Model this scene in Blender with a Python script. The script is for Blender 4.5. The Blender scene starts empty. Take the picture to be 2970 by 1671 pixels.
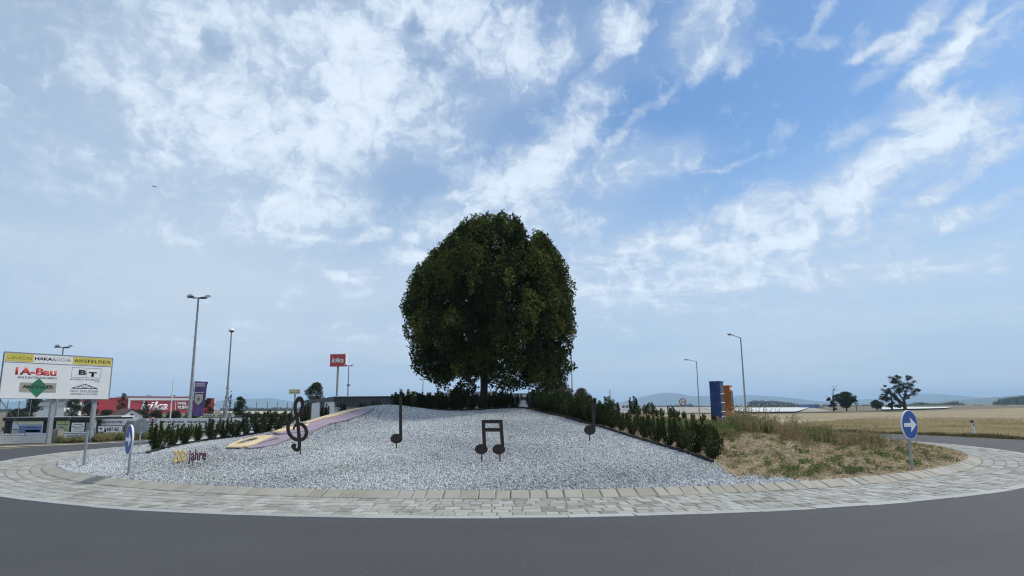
import bpy, bmesh, math, random
import numpy as np
from mathutils import Vector, Matrix
R = math.radians
rng = np.random.default_rng(7)
random.seed(7)
S = bpy.context.scene
COL = S.collection

# ------------------------------------------------------------------ camera
FPX = 1900.0                     # focal length in pixels of the 2970 px wide photograph
PITCH = math.atan(345.5 / FPX)
ROLL = 0.008
CAMH = 1.6
cd = bpy.data.cameras.new('camera')
cam = bpy.data.objects.new('camera', cd)
COL.objects.link(cam)
cd.sensor_width = 36
cd.lens = FPX / 2970 * 36
cd.clip_start = 0.1
cd.clip_end = 40000
cam.location = (0, 0, CAMH)
cam.rotation_euler = (Matrix.Rotation(math.pi / 2 + PITCH, 4, 'X') @ Matrix.Rotation(-ROLL, 4, 'Z')).to_euler()
S.camera = cam
S.view_settings.view_transform = 'Standard'
S.view_settings.look = 'None'
S.view_settings.exposure = 0.2
S.view_settings.gamma = 1
S.view_settings.use_curve_mapping = False
S.render.resolution_x, S.render.resolution_y = 1024, 576

# ------------------------------------------------------------------ world
SUN_EL, SUN_AZ = R(52), R(65)     # azimuth clockwise from the view direction (+Y)
W = bpy.data.worlds.new('World')
S.world = W
W.use_nodes = True
nt = W.node_tree
nt.nodes.clear()
def wn(t, **k):
    n = nt.nodes.new(t)
    for a, b in k.items():
        setattr(n, a, b)
    return n
def wl(a, b):
    nt.links.new(a, b)
def wmath(op, a, b=None, c=None, clamp=False):
    n = wn('ShaderNodeMath', operation=op, use_clamp=clamp)
    for i, v in enumerate((a, b, c)):
        if v is None:
            continue
        if isinstance(v, (int, float)):
            n.inputs[i].default_value = v
        else:
            wl(v, n.inputs[i])
    return n.outputs[0]
def wsmooth(v, a, b):
    n = wn('ShaderNodeMapRange', interpolation_type='SMOOTHSTEP', clamp=True)
    wl(v, n.inputs['Value'])
    n.inputs['From Min'].default_value = a
    n.inputs['From Max'].default_value = b
    return n.outputs['Result']
def wmix(fac, a, b):
    n = wn('ShaderNodeMix', data_type='RGBA')
    n.clamp_factor = True
    for i, v in ((0, fac), (6, a), (7, b)):
        if isinstance(v, (int, float)):
            n.inputs[i].default_value = v
        elif isinstance(v, tuple):
            n.inputs[i].default_value = (*v, 1)
        else:
            wl(v, n.inputs[i])
    return n.outputs[2]
SKY_STR = 0.1
sky = wn('ShaderNodeTexSky', sky_type='NISHITA')
sky.sun_disc = False
sky.sun_elevation = SUN_EL
sky.sun_rotation = SUN_AZ
sky.air_density = 1.0
sky.dust_density = 0.6
sky.ozone_density = 2.0
tc = wn('ShaderNodeTexCoord')
sep = wn('ShaderNodeSeparateXYZ')
wl(tc.outputs['Generated'], sep.inputs[0])
dx, dy, dz = sep.outputs
az = wmath('ARCTAN2', dx, dy)
el = wmath('ARCSINE', dz)
zz = wmath('ADD', wmath('MAXIMUM', dz, 0.0), 0.12)
pl = wn('ShaderNodeCombineXYZ')                 # plane of the cloud layer
wl(wmath('DIVIDE', dx, zz), pl.inputs[0])
wl(wmath('DIVIDE', dy, zz), pl.inputs[1])
ang = wn('ShaderNodeCombineXYZ')
wl(az, ang.inputs[0]); wl(el, ang.inputs[1])
def noise(vec, scale, detail, rough=0.55, dist=0.0):
    n = wn('ShaderNodeTexNoise')
    wl(vec, n.inputs['Vector'])
    n.inputs['Scale'].default_value = scale
    n.inputs['Detail'].default_value = detail
    n.inputs['Roughness'].default_value = rough
    n.inputs['Distortion'].default_value = dist
    return n
warp = noise(ang.outputs[0], 9.0, 4, 0.6)
wv = wn('ShaderNodeVectorMath', operation='MULTIPLY_ADD')
wl(warp.outputs['Color'], wv.inputs[0])
wv.inputs[1].default_value = (0.13, 0.055, 0)
wl(ang.outputs[0], wv.inputs[2])
off = wn('ShaderNodeVectorMath', operation='SUBTRACT')
wl(wv.outputs[0], off.inputs[0])
off.inputs[1].default_value = (0.065, 0.0275, 0)
wang = off.outputs[0]
K = 2970 / 2575.0
def px_angles(x, y):
    a, b = x * K - 1485, y * K - 835.5
    c, s = math.cos(ROLL), math.sin(ROLL)
    u, v = a * c - b * s, a * s + b * c
    d = Vector((u, FPX * math.cos(PITCH) + v * math.sin(PITCH), FPX * math.sin(PITCH) - v * math.cos(PITCH))).normalized()
    return math.atan2(d.x, d.y), math.asin(d.z)
# cloud fields of this sky: centre (az, el from the picture), half axes, tilt, density
BLOBS = [
 (690, 190, 360, 240, 0, .80), (610, 400, 250, 160, 0, .50), (790, 505, 150, 80, 20, .42), (890, 270, 150, 150, 0, .45),
 (960, 60, 240, 110, 10, .60), (470, 60, 170, 70, 0, .28), (1210, 70, 190, 110, -20, .55), (1110, 300, 150, 150, 0, .22),
 (1230, 480, 240, 60, 28, .60), (1400, 395, 150, 45, 38, .42), (1340, 180, 160, 70, 30, .34), (1560, 72, 85, 58, 10, .60),
 (1545, 145, 75, 20, 20, .50), (1800, 60, 130, 100, 50, .46), (1780, 160, 80, 26, 30, .50), (1880, 150, 55, 40, 50, .40),
 (2060, 30, 80, 16, 45, .45), (2075, 100, 45, 22, 0, .45), (2205, 125, 85, 15, 15, .52), (2330, 58, 140, 28, 36, .58),
 (2450, 45, 90, 22, 40, .55), (2430, 98, 70, 14, 15, .50), (2345, 168, 62, 26, 35, .60), (2285, 228, 60, 24, 25, .52),
 (2195, 207, 38, 22, 0, .42), (2312, 282, 75, 30, 15, .66), (2420, 310, 125, 40, 12, .62), (2290, 395, 150, 46, 32, .48),
 (2150, 440, 180, 42, 15, .50), (2075, 520, 150, 36, 10, .50), (1875, 540, 110, 50, 35, .46), (1900, 615, 190, 44, 12, .46),
 (2050, 590, 140, 34, 10, .48), (2355, 482, 95, 24, 20, .46), (2370, 545, 140, 26, 5, .40), (2490, 375, 90, 28, 10, .34),
 (1640, 620, 220, 42, 14, .38), (940, 590, 42, 18, 15, .62), (1040, 594, 38, 16, 15, .62), (905, 700, 85, 34, -5, .52),
 (960, 850, 170, 26, 5, .40), (1850, 409, 120, 7, 6, .30), (1530, 228, 60, 22, -15, .36), (2000, 690, 560, 40, 0, .24),
 (1060, 640, 110, 20, 5, .46), (820, 590, 50, 24, 0, .32), (60, 150, 360, 240, 0, .40), (150, 420, 300, 90, -15, .16),
 (1620, 280, 150, 14, 40, .32), (2170, 320, 70, 24, 20, .36), (540, 105, 34, 40, 0, -.55), (1035, 52, 46, 34, 30, -.45),
 (1050, 150, 60, 30, 0, -.30), (1830, 250, 330, 90, 0, -.22), (2210, 240, 40, 70, 0, -.2), (700, 840, 330, 40, 4, .20),
 (1230, 270, 440, 330, 0, .36), (2050, 560, 650, 160, 6, .30), (1500, 460, 560, 130, 20, .32), (2350, 200, 330, 220, 30, .22), (1700, 120, 300, 160, 0, .20), (400, 700, 600, 160, 0, .30), (1300, 690, 700, 150, 0, .42), (760, 540, 240, 70, 12, .38), (1900, 740, 800, 120, 3, .34), (600, 880, 600, 60, 3, .22), (1650, 400, 160, 60, 20, .26), (1450, 300, 130, 60, 40, .24), (560, 560, 300, 90, 0, .22), (300, 330, 160, 200, 0, .22),
]
total = None
for (x, y, rx, ry, rot, st) in BLOBS:
    a, e = px_angles(x, y)
    m = wn('ShaderNodeMapping', vector_type='TEXTURE')
    wl(wang, m.inputs['Vector'])
    m.inputs['Location'].default_value = (a, e, 0)
    m.inputs['Rotation'].default_value = (0, 0, R(rot))
    m.inputs['Scale'].default_value = (rx * K / FPX, ry * K / FPX, 1)
    ln = wn('ShaderNodeVectorMath', operation='LENGTH')
    wl(m.outputs[0], ln.inputs[0])
    mr = wn('ShaderNodeMapRange', interpolation_type='SMOOTHSTEP', clamp=True)
    wl(ln.outputs['Value'], mr.inputs['Value'])
    mr.inputs['From Min'].default_value = 1.35
    mr.inputs['From Max'].default_value = 0.25
    mr.inputs['To Max'].default_value = st * (.98 if st > 0 else 1.3)
    total = mr.outputs[0] if total is None else wmath('ADD', total, mr.outputs[0])
# beyond the picture the same broken cloud goes on
outside = wsmooth(wmath('ABSOLUTE', az), 0.62, 1.1)
high = wsmooth(el, 0.50, 0.75)
outside = wmath('MAXIMUM', outside, high)
broad = noise(pl.outputs[0], 0.55, 3, 0.5)
total = wmath('ADD', total, wmath('MULTIPLY', outside, wsmooth(broad.outputs[0], 0.35, 0.65)))
fine = noise(pl.outputs[0], 3.4, 9, 0.62, 0.5)
fang = noise(wang, 27.0, 8, 0.64, 0.3)
fmix = wmath('ADD', wmath('MULTIPLY', fine.outputs[0], 0.5), wmath('MULTIPLY', fang.outputs[0], 0.5))
det = wmath('SUBTRACT', fmix, 0.5)
soft = wsmooth(total, 0.0, 0.75)
crisp = wsmooth(wmath('MULTIPLY_ADD', det, 6.0, total), 0.16, 1.08)
mask = wmath('ADD', wmath('MULTIPLY', soft, 0.44), wmath('MULTIPLY', crisp, 0.46))
mask = wmath('MULTIPLY', mask, wsmooth(el, -0.01, 0.10), clamp=True)
veil_a = wmath('SUBTRACT', 1.0, wsmooth(el, 0.0, 0.42))
# thin veil: whole lower sky and the left of the view
leftness = wsmooth(wmath('MULTIPLY', az, -1.0), -0.15, 0.55)
veil = wmath('MULTIPLY_ADD', leftness, 0.50, wmath('MULTIPLY_ADD', veil_a, 0.95, 0.02), clamp=True)
k = 1 / SKY_STR
def sc(c):
    return tuple(v * k for v in c)
veilcol = wmix(wsmooth(noise(pl.outputs[0], 0.8, 4).outputs[0], 0.35, 0.65), sc((.425, .55, .695)), sc((.50, .60, .71)))
skyt = wn('ShaderNodeMix', data_type='RGBA', blend_type='MULTIPLY')
skyt.inputs[0].default_value = 1
wl(sky.outputs[0], skyt.inputs[6])
skyt.inputs[7].default_value = (.70, .94, 1.12, 1)
base = wmix(veil, skyt.outputs[2], veilcol)
bright = wsmooth(wmath('MULTIPLY_ADD', det, 4.5, total), 0.55, 1.5)
ccol = wmix(bright, sc((.52, .62, .75)), sc((.74, .83, .93)))
final = wmix(mask, base, ccol)
bg = wn('ShaderNodeBackground')
wl(final, bg.inputs[0])
bg.inputs[1].default_value = SKY_STR
wo = wn('ShaderNodeOutputWorld')
wl(bg.outputs[0], wo.inputs[0])
W.cycles.sampling_method = 'MANUAL'
W.cycles.sample_map_resolution = 512
S.cycles.filter_width = 1.05

# ------------------------------------------------------------------ sun (behind thin cloud)
sd = bpy.data.lights.new('sun', 'SUN')
sd.energy = 2.9
sd.angle = R(9)
sd.color = (1.0, 0.92, 0.80)
sun = bpy.data.objects.new('sun', sd)
COL.objects.link(sun)
sdir = Vector((math.sin(SUN_AZ) * math.cos(SUN_EL), math.cos(SUN_AZ) * math.cos(SUN_EL), math.sin(SUN_EL)))
sun.rotation_euler = sdir.to_track_quat('Z', 'Y').to_euler()
sun.location = sdir * 60

# ------------------------------------------------------------------ geometry of the view: picture point -> place
def ray(px, py):
    a, b = px - 1485, py - 835.5
    c, s = math.cos(ROLL), math.sin(ROLL)
    u, v = a * c - b * s, a * s + b * c
    return u, FPX * math.cos(PITCH) + v * math.sin(PITCH), FPX * math.sin(PITCH) - v * math.cos(PITCH)
def P(px, py, Y):
    x, y, w = ray(px, py)
    t = Y / y
    return Vector((x * t, Y, CAMH + w * t))
def G(px, py, z=0.0):
    x, y, w = ray(px, py)
    t = (z - CAMH) / w
    return Vector((x * t, y * t, z))
CX, CY, RI, RK, RO, RR = -0.05, 27.5, 15.40, 15.69, 17.5, 22.3
def ss(t):
    t = np.clip(t, 0, 1)
    return t * t * (3 - 2 * t)
def H(x, y):
    x = np.asarray(x, float); y = np.asarray(y, float)
    r = np.hypot(x - CX, y - CY) / 15.4
    z = .12 + 1.46 * np.maximum(0, 1 - r ** 1.3)
    # ridge that carries the flat figure
    ax, ay, bx, by = -7.9, 18.9, -5.1, 25.2
    t = ((x - ax) * (bx - ax) + (y - ay) * (by - ay)) / ((bx - ax) ** 2 + (by - ay) ** 2)
    tc_ = np.clip(t, 0, 1)
    d = np.hypot(x - ax - tc_ * (bx - ax), y - ay - tc_ * (by - ay))
    z = z + (.10 + .42 * ss(tc_)) * np.exp(-(d / 1.35) ** 2 / 1.6)
    z = z + .025 * np.sin(x * 1.7 + 1) * np.sin(y * 1.3) * np.clip((1 - r) * 5, 0, 1)
    return np.where(r < 1, z, 0.0)
_ts = np.arange(0, 1, 0.0004)
def hit(px, py, lift=0.0):
    x, y, w = ray(px, py)
    Y = 10 + _ts * 33
    X, Z = x / y * Y, CAMH + w / y * Y
    inside = np.hypot(X - CX, Y - CY) < 15.35
    gap = np.where(inside, Z - H(X, Y) - lift, 9.0)
    i = np.argmax(gap <= 0) if (gap <= 0).any() else int(np.argmin(gap))
    return Vector((X[i], Y[i], float(H(X[i], Y[i])) + lift))
def zg(x, y):
    x = np.asarray(x, float); y = np.asarray(y, float)
    return -1.6 * ss((y - 47) / 5) * ss((2 - x) / 8) * (1 - ss((y - 230) / 70))

# ------------------------------------------------------------------ object helpers
def prop(o, label=None, cat=None, group=None, kind=None):
    for kk, v in (('label', label), ('category', cat), ('group', group), ('kind', kind)):
        if v:
            o[kk] = v
    return o
def link(name, me, m=None, parent=None, loc=None, rot=None):
    o = bpy.data.objects.new(name, me)
    COL.objects.link(o)
    if m is not None and not me.materials:
        me.materials.append(m)
    if parent is not None:
        o.parent = parent
    if loc is not None:
        o.location = loc
    if rot is not None:
        o.rotation_euler = rot
    return o
def thing(name, label, cat, loc=(0, 0, 0), rz=0.0, group=None):
    o = bpy.data.objects.new(name, None)
    o.empty_display_size = 0.2
    COL.objects.link(o)
    o.location = loc
    o.rotation_euler = (0, 0, rz)
    return prop(o, label, cat, group)
class MB:
    """collects boxes, tubes, plates into one mesh"""
    def __init__(s):
        s.v, s.f = [], []
    def add(s, vs, fs):
        n = len(s.v)
        s.v += [tuple(p) for p in vs]
        s.f += [tuple(i + n for i in q) for q in fs]
        return s
    def box(s, x0, x1, y0, y1, z0, z1, M=None):
        vs = [Vector((x, y, z)) for z in (z0, z1) for y in (y0, y1) for x in (x0, x1)]
        if M is not None:
            vs = [M @ p for p in vs]
        return s.add(vs, [(0, 2, 3, 1), (4, 5, 7, 6), (0, 1, 5, 4), (2, 6, 7, 3), (0, 4, 6, 2), (1, 3, 7, 5)])
    def tube(s, pts, rad, n=8, cap=True):
        pts = [Vector(p) for p in pts]
        if isinstance(rad, (int, float)):
            rad = [rad] * len(pts)
        vs, fs = [], []
        for i, p in enumerate(pts):
            d = (pts[min(i + 1, len(pts) - 1)] - pts[max(i - 1, 0)]).normalized()
            a = d.cross(Vector((0, 0, 1)) if abs(d.z) < .9 else Vector((1, 0, 0))).normalized()
            b = d.cross(a)
            for k2 in range(n):
                t = 2 * math.pi * k2 / n
                vs.append(p + (a * math.cos(t) + b * math.sin(t)) * rad[i])
        for i in range(len(pts) - 1):
            for k2 in range(n):
                q = (k2 + 1) % n
                fs.append((i * n + k2, i * n + q, (i + 1) * n + q, (i + 1) * n + k2))
        if cap:
            fs.append(tuple(range(n))[::-1])
            fs.append(tuple((len(pts) - 1) * n + k2 for k2 in range(n)))
        return s.add(vs, fs)
    def plate(s, poly, y0, y1):
        """polygon in local XZ, thickness along Y"""
        n = len(poly)
        vs = [(p[0], y0, p[1]) for p in poly] + [(p[0], y1, p[1]) for p in poly]
        return s.add(vs, [tuple(range(n)), tuple(range(2 * n - 1, n - 1, -1))] + [(i, i + n, (i + 1) % n + n, (i + 1) % n) for i in range(n)])
    def ribbon(s, pts, wid, y0, y1):
        """flat stroke in local XZ with a box section"""
        pts = [Vector((p[0], p[1])) for p in pts]
        if isinstance(wid, (int, float)):
            wid = [wid] * len(pts)
        vs, fs = [], []
        for i, p in enumerate(pts):
            d = (pts[min(i + 1, len(pts) - 1)] - pts[max(i - 1, 0)]).normalized()
            nrm = Vector((-d.y, d.x)) * wid[i] / 2
            for q, y in ((p + nrm, y0), (p - nrm, y0), (p - nrm, y1), (p + nrm, y1)):
                vs.append((q.x, y, q.y))
        for i in range(len(pts) - 1):
            for k2 in range(4):
                q = (k2 + 1) % 4
                fs.append((i * 4 + k2, i * 4 + q, i * 4 + 4 + q, i * 4 + 4 + k2))
        e = (len(pts) - 1) * 4
        fs += [(3, 2, 1, 0), (e, e + 1, e + 2, e + 3)]
        return s.add(vs, fs)
    def mesh(s, name, smooth=False):
        me = bpy.data.meshes.new(name)
        me.from_pydata(s.v, [], s.f)
        bm = bmesh.new(); bm.from_mesh(me)
        bmesh.ops.recalc_face_normals(bm, faces=bm.faces)
        bm.to_mesh(me); bm.free()
        if smooth:
            me.polygons.foreach_set('use_smooth', [True] * len(me.polygons))
            try:
                me.set_sharp_from_angle(angle=R(40))
            except Exception:
                pass
        return me
    def build(s, name, m, parent=None, loc=None, rot=None, smooth=False):
        return link(name, s.mesh(name, smooth), m, parent, loc, rot)
def smooth_path(pts, n=6):
    out = []
    p = [Vector(q) for q in pts]
    for i in range(len(p) - 1):
        a, b, c, d = p[max(i - 1, 0)], p[i], p[i + 1], p[min(i + 2, len(p) - 1)]
        for k2 in range(n):
            t = k2 / n
            out.append(0.5 * ((2 * b) + (c - a) * t + (2 * a - 5 * b + 4 * c - d) * t * t + (3 * b - a - 3 * c + d) * t ** 3))
    out.append(p[-1])
    return out
def quads_mesh(name, verts, tint=None, per=4):
    """verts (n*per,3) -> n separate faces"""
    n = len(verts) // per
    me = bpy.data.meshes.new(name)
    me.vertices.add(n * per)
    me.vertices.foreach_set('co', np.ascontiguousarray(verts, dtype=np.float32).ravel())
    me.loops.add(n * per)
    me.loops.foreach_set('vertex_index', np.arange(n * per, dtype=np.int32))
    me.polygons.add(n)
    me.polygons.foreach_set('loop_start', np.arange(0, n * per, per, dtype=np.int32))
    try:
        me.polygons.foreach_set('loop_total', np.full(n, per, dtype=np.int32))
    except Exception:
        pass
    if tint is not None:
        at = me.attributes.new('tint', 'FLOAT', 'POINT')
        at.data.foreach_set('value', np.repeat(tint, per).astype(np.float32))
    me.update(calc_edges=True)
    me.validate()
    return me
def unit(a):
    return a / np.maximum(np.linalg.norm(a, axis=1, keepdims=True), 1e-9)
def leaves(C, D, N, L, Wd):
    """rhombus leaves: base point C, axis D, surface normal near N"""
    D = unit(D)
    Sd = unit(np.cross(D, N))
    L = np.asarray(L)[:, None]; Wd = np.asarray(Wd)[:, None]
    v = np.empty((len(C), 4, 3))
    v[:, 0] = C
    v[:, 1] = C + D * L * .45 + Sd * Wd * .5
    v[:, 2] = C + D * L
    v[:, 3] = C + D * L * .45 - Sd * Wd * .5
    return v.reshape(-1, 3)

# ------------------------------------------------------------------ materials
MATS = {}
def mat(name, col, rough=.7, col2=None, scale=5.0, bump=0.0, bscale=None, metal=0.0, detail=6, lo=.35, hi=.65, spec=.4, coords='Object'):
    if name in MATS:
        return MATS[name]
    m = bpy.data.materials.new(name)
    m.use_nodes = True
    t = m.node_tree
    b = t.nodes['Principled BSDF']
    b.inputs['Base Color'].default_value = (*col, 1)
    b.inputs['Roughness'].default_value = rough
    b.inputs['Metallic'].default_value = metal
    b.inputs['Specular IOR Level'].default_value = spec
    if col2 is not None or bump:
        tcn = t.nodes.new('ShaderNodeTexCoord')
        if coords == 'World':
            gpos = t.nodes.new('ShaderNodeNewGeometry')
            src = gpos.outputs['Position']
        else:
            src = tcn.outputs[coords]
    if col2 is not None:
        n = t.nodes.new('ShaderNodeTexNoise')
        n.inputs['Scale'].default_value = scale
        n.inputs['Detail'].default_value = detail
        t.links.new(src, n.inputs['Vector'])
        r = t.nodes.new('ShaderNodeMapRange')
        r.inputs['From Min'].default_value = lo
        r.inputs['From Max'].default_value = hi
        t.links.new(n.outputs[0], r.inputs['Value'])
        mx = t.nodes.new('ShaderNodeMix'); mx.data_type = 'RGBA'
        mx.inputs[6].default_value = (*col, 1)
        mx.inputs[7].default_value = (*col2, 1)
        t.links.new(r.outputs[0], mx.inputs[0])
        t.links.new(mx.outputs[2], b.inputs['Base Color'])
    if bump:
        n2 = t.nodes.new('ShaderNodeTexNoise')
        n2.inputs['Scale'].default_value = bscale or scale * 3
        n2.inputs['Detail'].default_value = 5
        t.links.new(src, n2.inputs['Vector'])
        bp = t.nodes.new('ShaderNodeBump')
        bp.inputs['Strength'].default_value = bump
        bp.inputs['Distance'].default_value = .02
        t.links.new(n2.outputs[0], bp.inputs['Height'])
        t.links.new(bp.outputs[0], b.inputs['Normal'])
    MATS[name] = m
    return m
def tint_mat(name, cols, rough=.7, trans=0.0, scale=0.0, spec=.3, gain=.35, bump=0.0):
    """colour ramp over the mesh attribute 'tint', optionally broken up by noise"""
    if name in MATS:
        return MATS[name]
    m = bpy.data.materials.new(name)
    m.use_nodes = True
    t = m.node_tree
    b = t.nodes['Principled BSDF']
    b.inputs['Roughness'].default_value = rough
    b.inputs['Specular IOR Level'].default_value = spec
    a = t.nodes.new('ShaderNodeAttribute'); a.attribute_name = 'tint'
    fac = a.outputs['Fac']
    if scale:
        g = t.nodes.new('ShaderNodeNewGeometry')
        n = t.nodes.new('ShaderNodeTexNoise')
        n.inputs['Scale'].default_value = scale
        n.inputs['Detail'].default_value = 5
        t.links.new(g.outputs['Position'], n.inputs['Vector'])
        ad = t.nodes.new('ShaderNodeMath'); ad.operation = 'SUBTRACT'
        t.links.new(n.outputs[0], ad.inputs[0]); ad.inputs[1].default_value = .5
        ma = t.nodes.new('ShaderNodeMath'); ma.operation = 'MULTIPLY_ADD'
        t.links.new(ad.outputs[0], ma.inputs[0]); ma.inputs[1].default_value = gain * 4
        t.links.new(fac, ma.inputs[2])
        fac = ma.outputs[0]
        if bump:
            bp = t.nodes.new('ShaderNodeBump')
            bp.inputs['Strength'].default_value = bump
            bp.inputs['Distance'].default_value = .01
            n3 = t.nodes.new('ShaderNodeTexNoise')
            n3.inputs['Scale'].default_value = scale * 6
            t.links.new(g.outputs['Position'], n3.inputs['Vector'])
            t.links.new(n3.outputs[0], bp.inputs['Height'])
            t.links.new(bp.outputs[0], b.inputs['Normal'])
    cr = t.nodes.new('ShaderNodeValToRGB')
    e = cr.color_ramp.elements
    while len(e) < len(cols):
        e.new(.5)
    for i, c in enumerate(cols):
        e[i].position = i / (len(cols) - 1)
        e[i].color = (*c, 1)
    t.links.new(fac, cr.inputs[0])
    t.links.new(cr.outputs[0], b.inputs['Base Color'])
    if trans:
        tr = t.nodes.new('ShaderNodeBsdfTranslucent')
        t.links.new(cr.outputs[0], tr.inputs[0])
        ms = t.nodes.new('ShaderNodeMixShader')
        ms.inputs[0].default_value = trans
        t.links.new(b.outputs[0], ms.inputs[1])
        t.links.new(tr.outputs[0], ms.inputs[2])
        t.links.new(ms.outputs[0], t.nodes['Material Output'].inputs[0])
    MATS[name] = m
    return m
M_galv = mat('galvanised_steel', (.36, .38, .40), .5, (.28, .30, .32), 6, metal=.3)
M_white = mat('white_paint', (.78, .79, .80), .5, (.70, .71, .72), 3)
M_black = mat('black_plastic', (.02, .02, .022), .5)
M_dark = mat('dark_metal', (.05, .052, .058), .5, (.035, .036, .04), 4)
M_red = mat('red_panel', (.48, .025, .035), .5, (.43, .02, .03), .3)
M_blue = mat('blue_sign', (.012, .075, .34), .35)
M_rust = mat('rusty_steel', (.026, .020, .018), .8, (.045, .031, .026), 9, bump=.3)
M_conc = mat('concrete', (.33, .32, .30), .85, (.26, .25, .24), 5, bump=.2)
M_txtw = mat('white_print', (.80, .80, .80), .6)
M_txtk = mat('black_print', (.03, .03, .035), .6)
M_txtg = mat('grey_print', (.20, .21, .23), .6)
M_yel = mat('yellow_print', (.62, .52, .09), .6, (.56, .47, .08), 2)
M_redp = mat('red_print', (.55, .06, .05), .6)
M_green = mat('green_print', (.02, .17, .085), .6)
M_glass = mat('dark_glass', (.02, .025, .03), .15)
M_bark = mat('bark', (.045, .037, .028), .95, (.075, .062, .048), 12, bump=.6)

# ------------------------------------------------------------------ lettering
FONT_CACHE = {}
def text_mesh(body, w, h, depth=.004, bold=0.0, shear=0.0, spacing=1.0):
    """letters fitted to w x h, in local XZ, centred, front face towards -Y"""
    cu = bpy.data.curves.new('lettering', 'FONT')
    cu.body = body
    cu.offset = bold
    cu.shear = shear
    cu.space_character = spacing
    cu.resolution_u = 3
    ob = bpy.data.objects.new('lettering', cu)
    me = bpy.data.meshes.new_from_object(ob)
    bpy.data.objects.remove(ob)
    bpy.data.curves.remove(cu)
    n = len(me.vertices)
    co = np.empty(n * 3, np.float32)
    me.vertices.foreach_get('co', co)
    co = co.reshape(-1, 3)
    lo, hi = co.min(0), co.max(0)
    bm = bmesh.new(); bm.from_mesh(me)
    geo = bmesh.ops.extrude_face_region(bm, geom=list(bm.faces))
    for e in geo['geom']:
        if isinstance(e, bmesh.types.BMVert):
            e.co.z = 1
    for v in bm.verts:
        x = ((v.co.x - lo[0]) / (hi[0] - lo[0]) - .5) * w
        z = ((v.co.y - lo[1]) / (hi[1] - lo[1]) - .5) * h
        v.co = (x, -depth if v.co.z > .5 else 0, z)
    bmesh.ops.recalc_face_normals(bm, faces=bm.faces)
    bm.to_mesh(me); bm.free()
    me.materials.clear()
    return me
def lettering(body, w, h, m, parent, loc, bold=0.0, shear=0.0, spacing=1.0, depth=.004):
    return link('lettering', text_mesh(body, w, h, depth, bold, shear, spacing), m, parent, loc)
def ellipse(cx, cz, rx, rz, n=28, a0=0.0, a1=2 * math.pi):
    return [(cx + rx * math.cos(a0 + (a1 - a0) * i / n), cz + rz * math.sin(a0 + (a1 - a0) * i / n)) for i in range(n)]
ORD = ['first', 'second', 'third', 'fourth', 'fifth', 'sixth', 'seventh', 'eighth', 'ninth', 'tenth', 'eleventh', 'twelfth',
       'thirteenth', 'fourteenth', 'fifteenth', 'sixteenth', 'seventeenth', 'eighteenth', 'nineteenth', 'twentieth']
def ordinal(i):
    if i < 20:
        return ORD[i]
    tens = {2: 'twenty', 3: 'thirty', 4: 'forty'}[(i + 1) // 10]
    return (tens[:-1] + 'ieth') if (i + 1) % 10 == 0 else tens + '-' + ORD[(i + 1) % 10 - 1]

# ================================================================== GROUND
def axis(fine0, fine1, step, far):
    a = list(np.arange(fine0, fine1 + .01, step))
    v, s_ = fine1, step
    up = []
    while v < far:
        s_ *= 1.35; v += s_; up.append(v)
    v, s_ = fine0, step
    dn = []
    while v > -far:
        s_ *= 1.35; v -= s_; dn.append(v)
    return np.array(dn[::-1] + a + up)
gx, gy = axis(-60, 60, 2.0, 9500), axis(-30, 90, 2.0, 9500)
XX, YY = np.meshgrid(gx, gy)
ZZ = zg(XX, YY)
rr = np.hypot(XX - CX, YY - CY)
ZZ = np.where(rr < 23.0, -.03, ZZ)
nx, ny = len(gx), len(gy)
idx = np.arange(nx * ny).reshape(ny, nx)
me = bpy.data.meshes.new('ground')
me.from_pydata(np.stack([XX, YY, ZZ], -1).reshape(-1, 3).tolist(), [],
               np.stack([idx[:-1, :-1], idx[:-1, 1:], idx[1:, 1:], idx[1:, :-1]], -1).reshape(-1, 4).tolist())
M_ground = mat('rough_grass_ground', (.085, .078, .040), .95, (.17, .145, .085), .35, bump=.3, bscale=8, detail=9, coords='World')
prop(link('ground', me, M_ground), kind='structure')

def poly_sheet(name, pts, m, z=None, kind='structure'):
    bm = bmesh.new()
    vs = [bm.verts.new((p[0], p[1], p[2] if z is None else z)) for p in pts]
    es = [bm.edges.new((vs[i], vs[(i + 1) % len(vs)])) for i in range(len(vs))]
    bmesh.ops.triangle_fill(bm, edges=es, use_beauty=True)
    bmesh.ops.recalc_face_normals(bm, faces=bm.faces)
    if sum(f.normal.z for f in bm.faces) < 0:
        bmesh.ops.reverse_faces(bm, faces=bm.faces)
    me = bpy.data.meshes.new(name)
    bm.to_mesh(me); bm.free()
    return prop(link(name, me, m), kind=kind)
def ring_pts(r, t0, t1, n):
    return [(CX + r * math.sin(t), CY - r * math.cos(t)) for t in np.linspace(t0, t1, n)]

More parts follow.
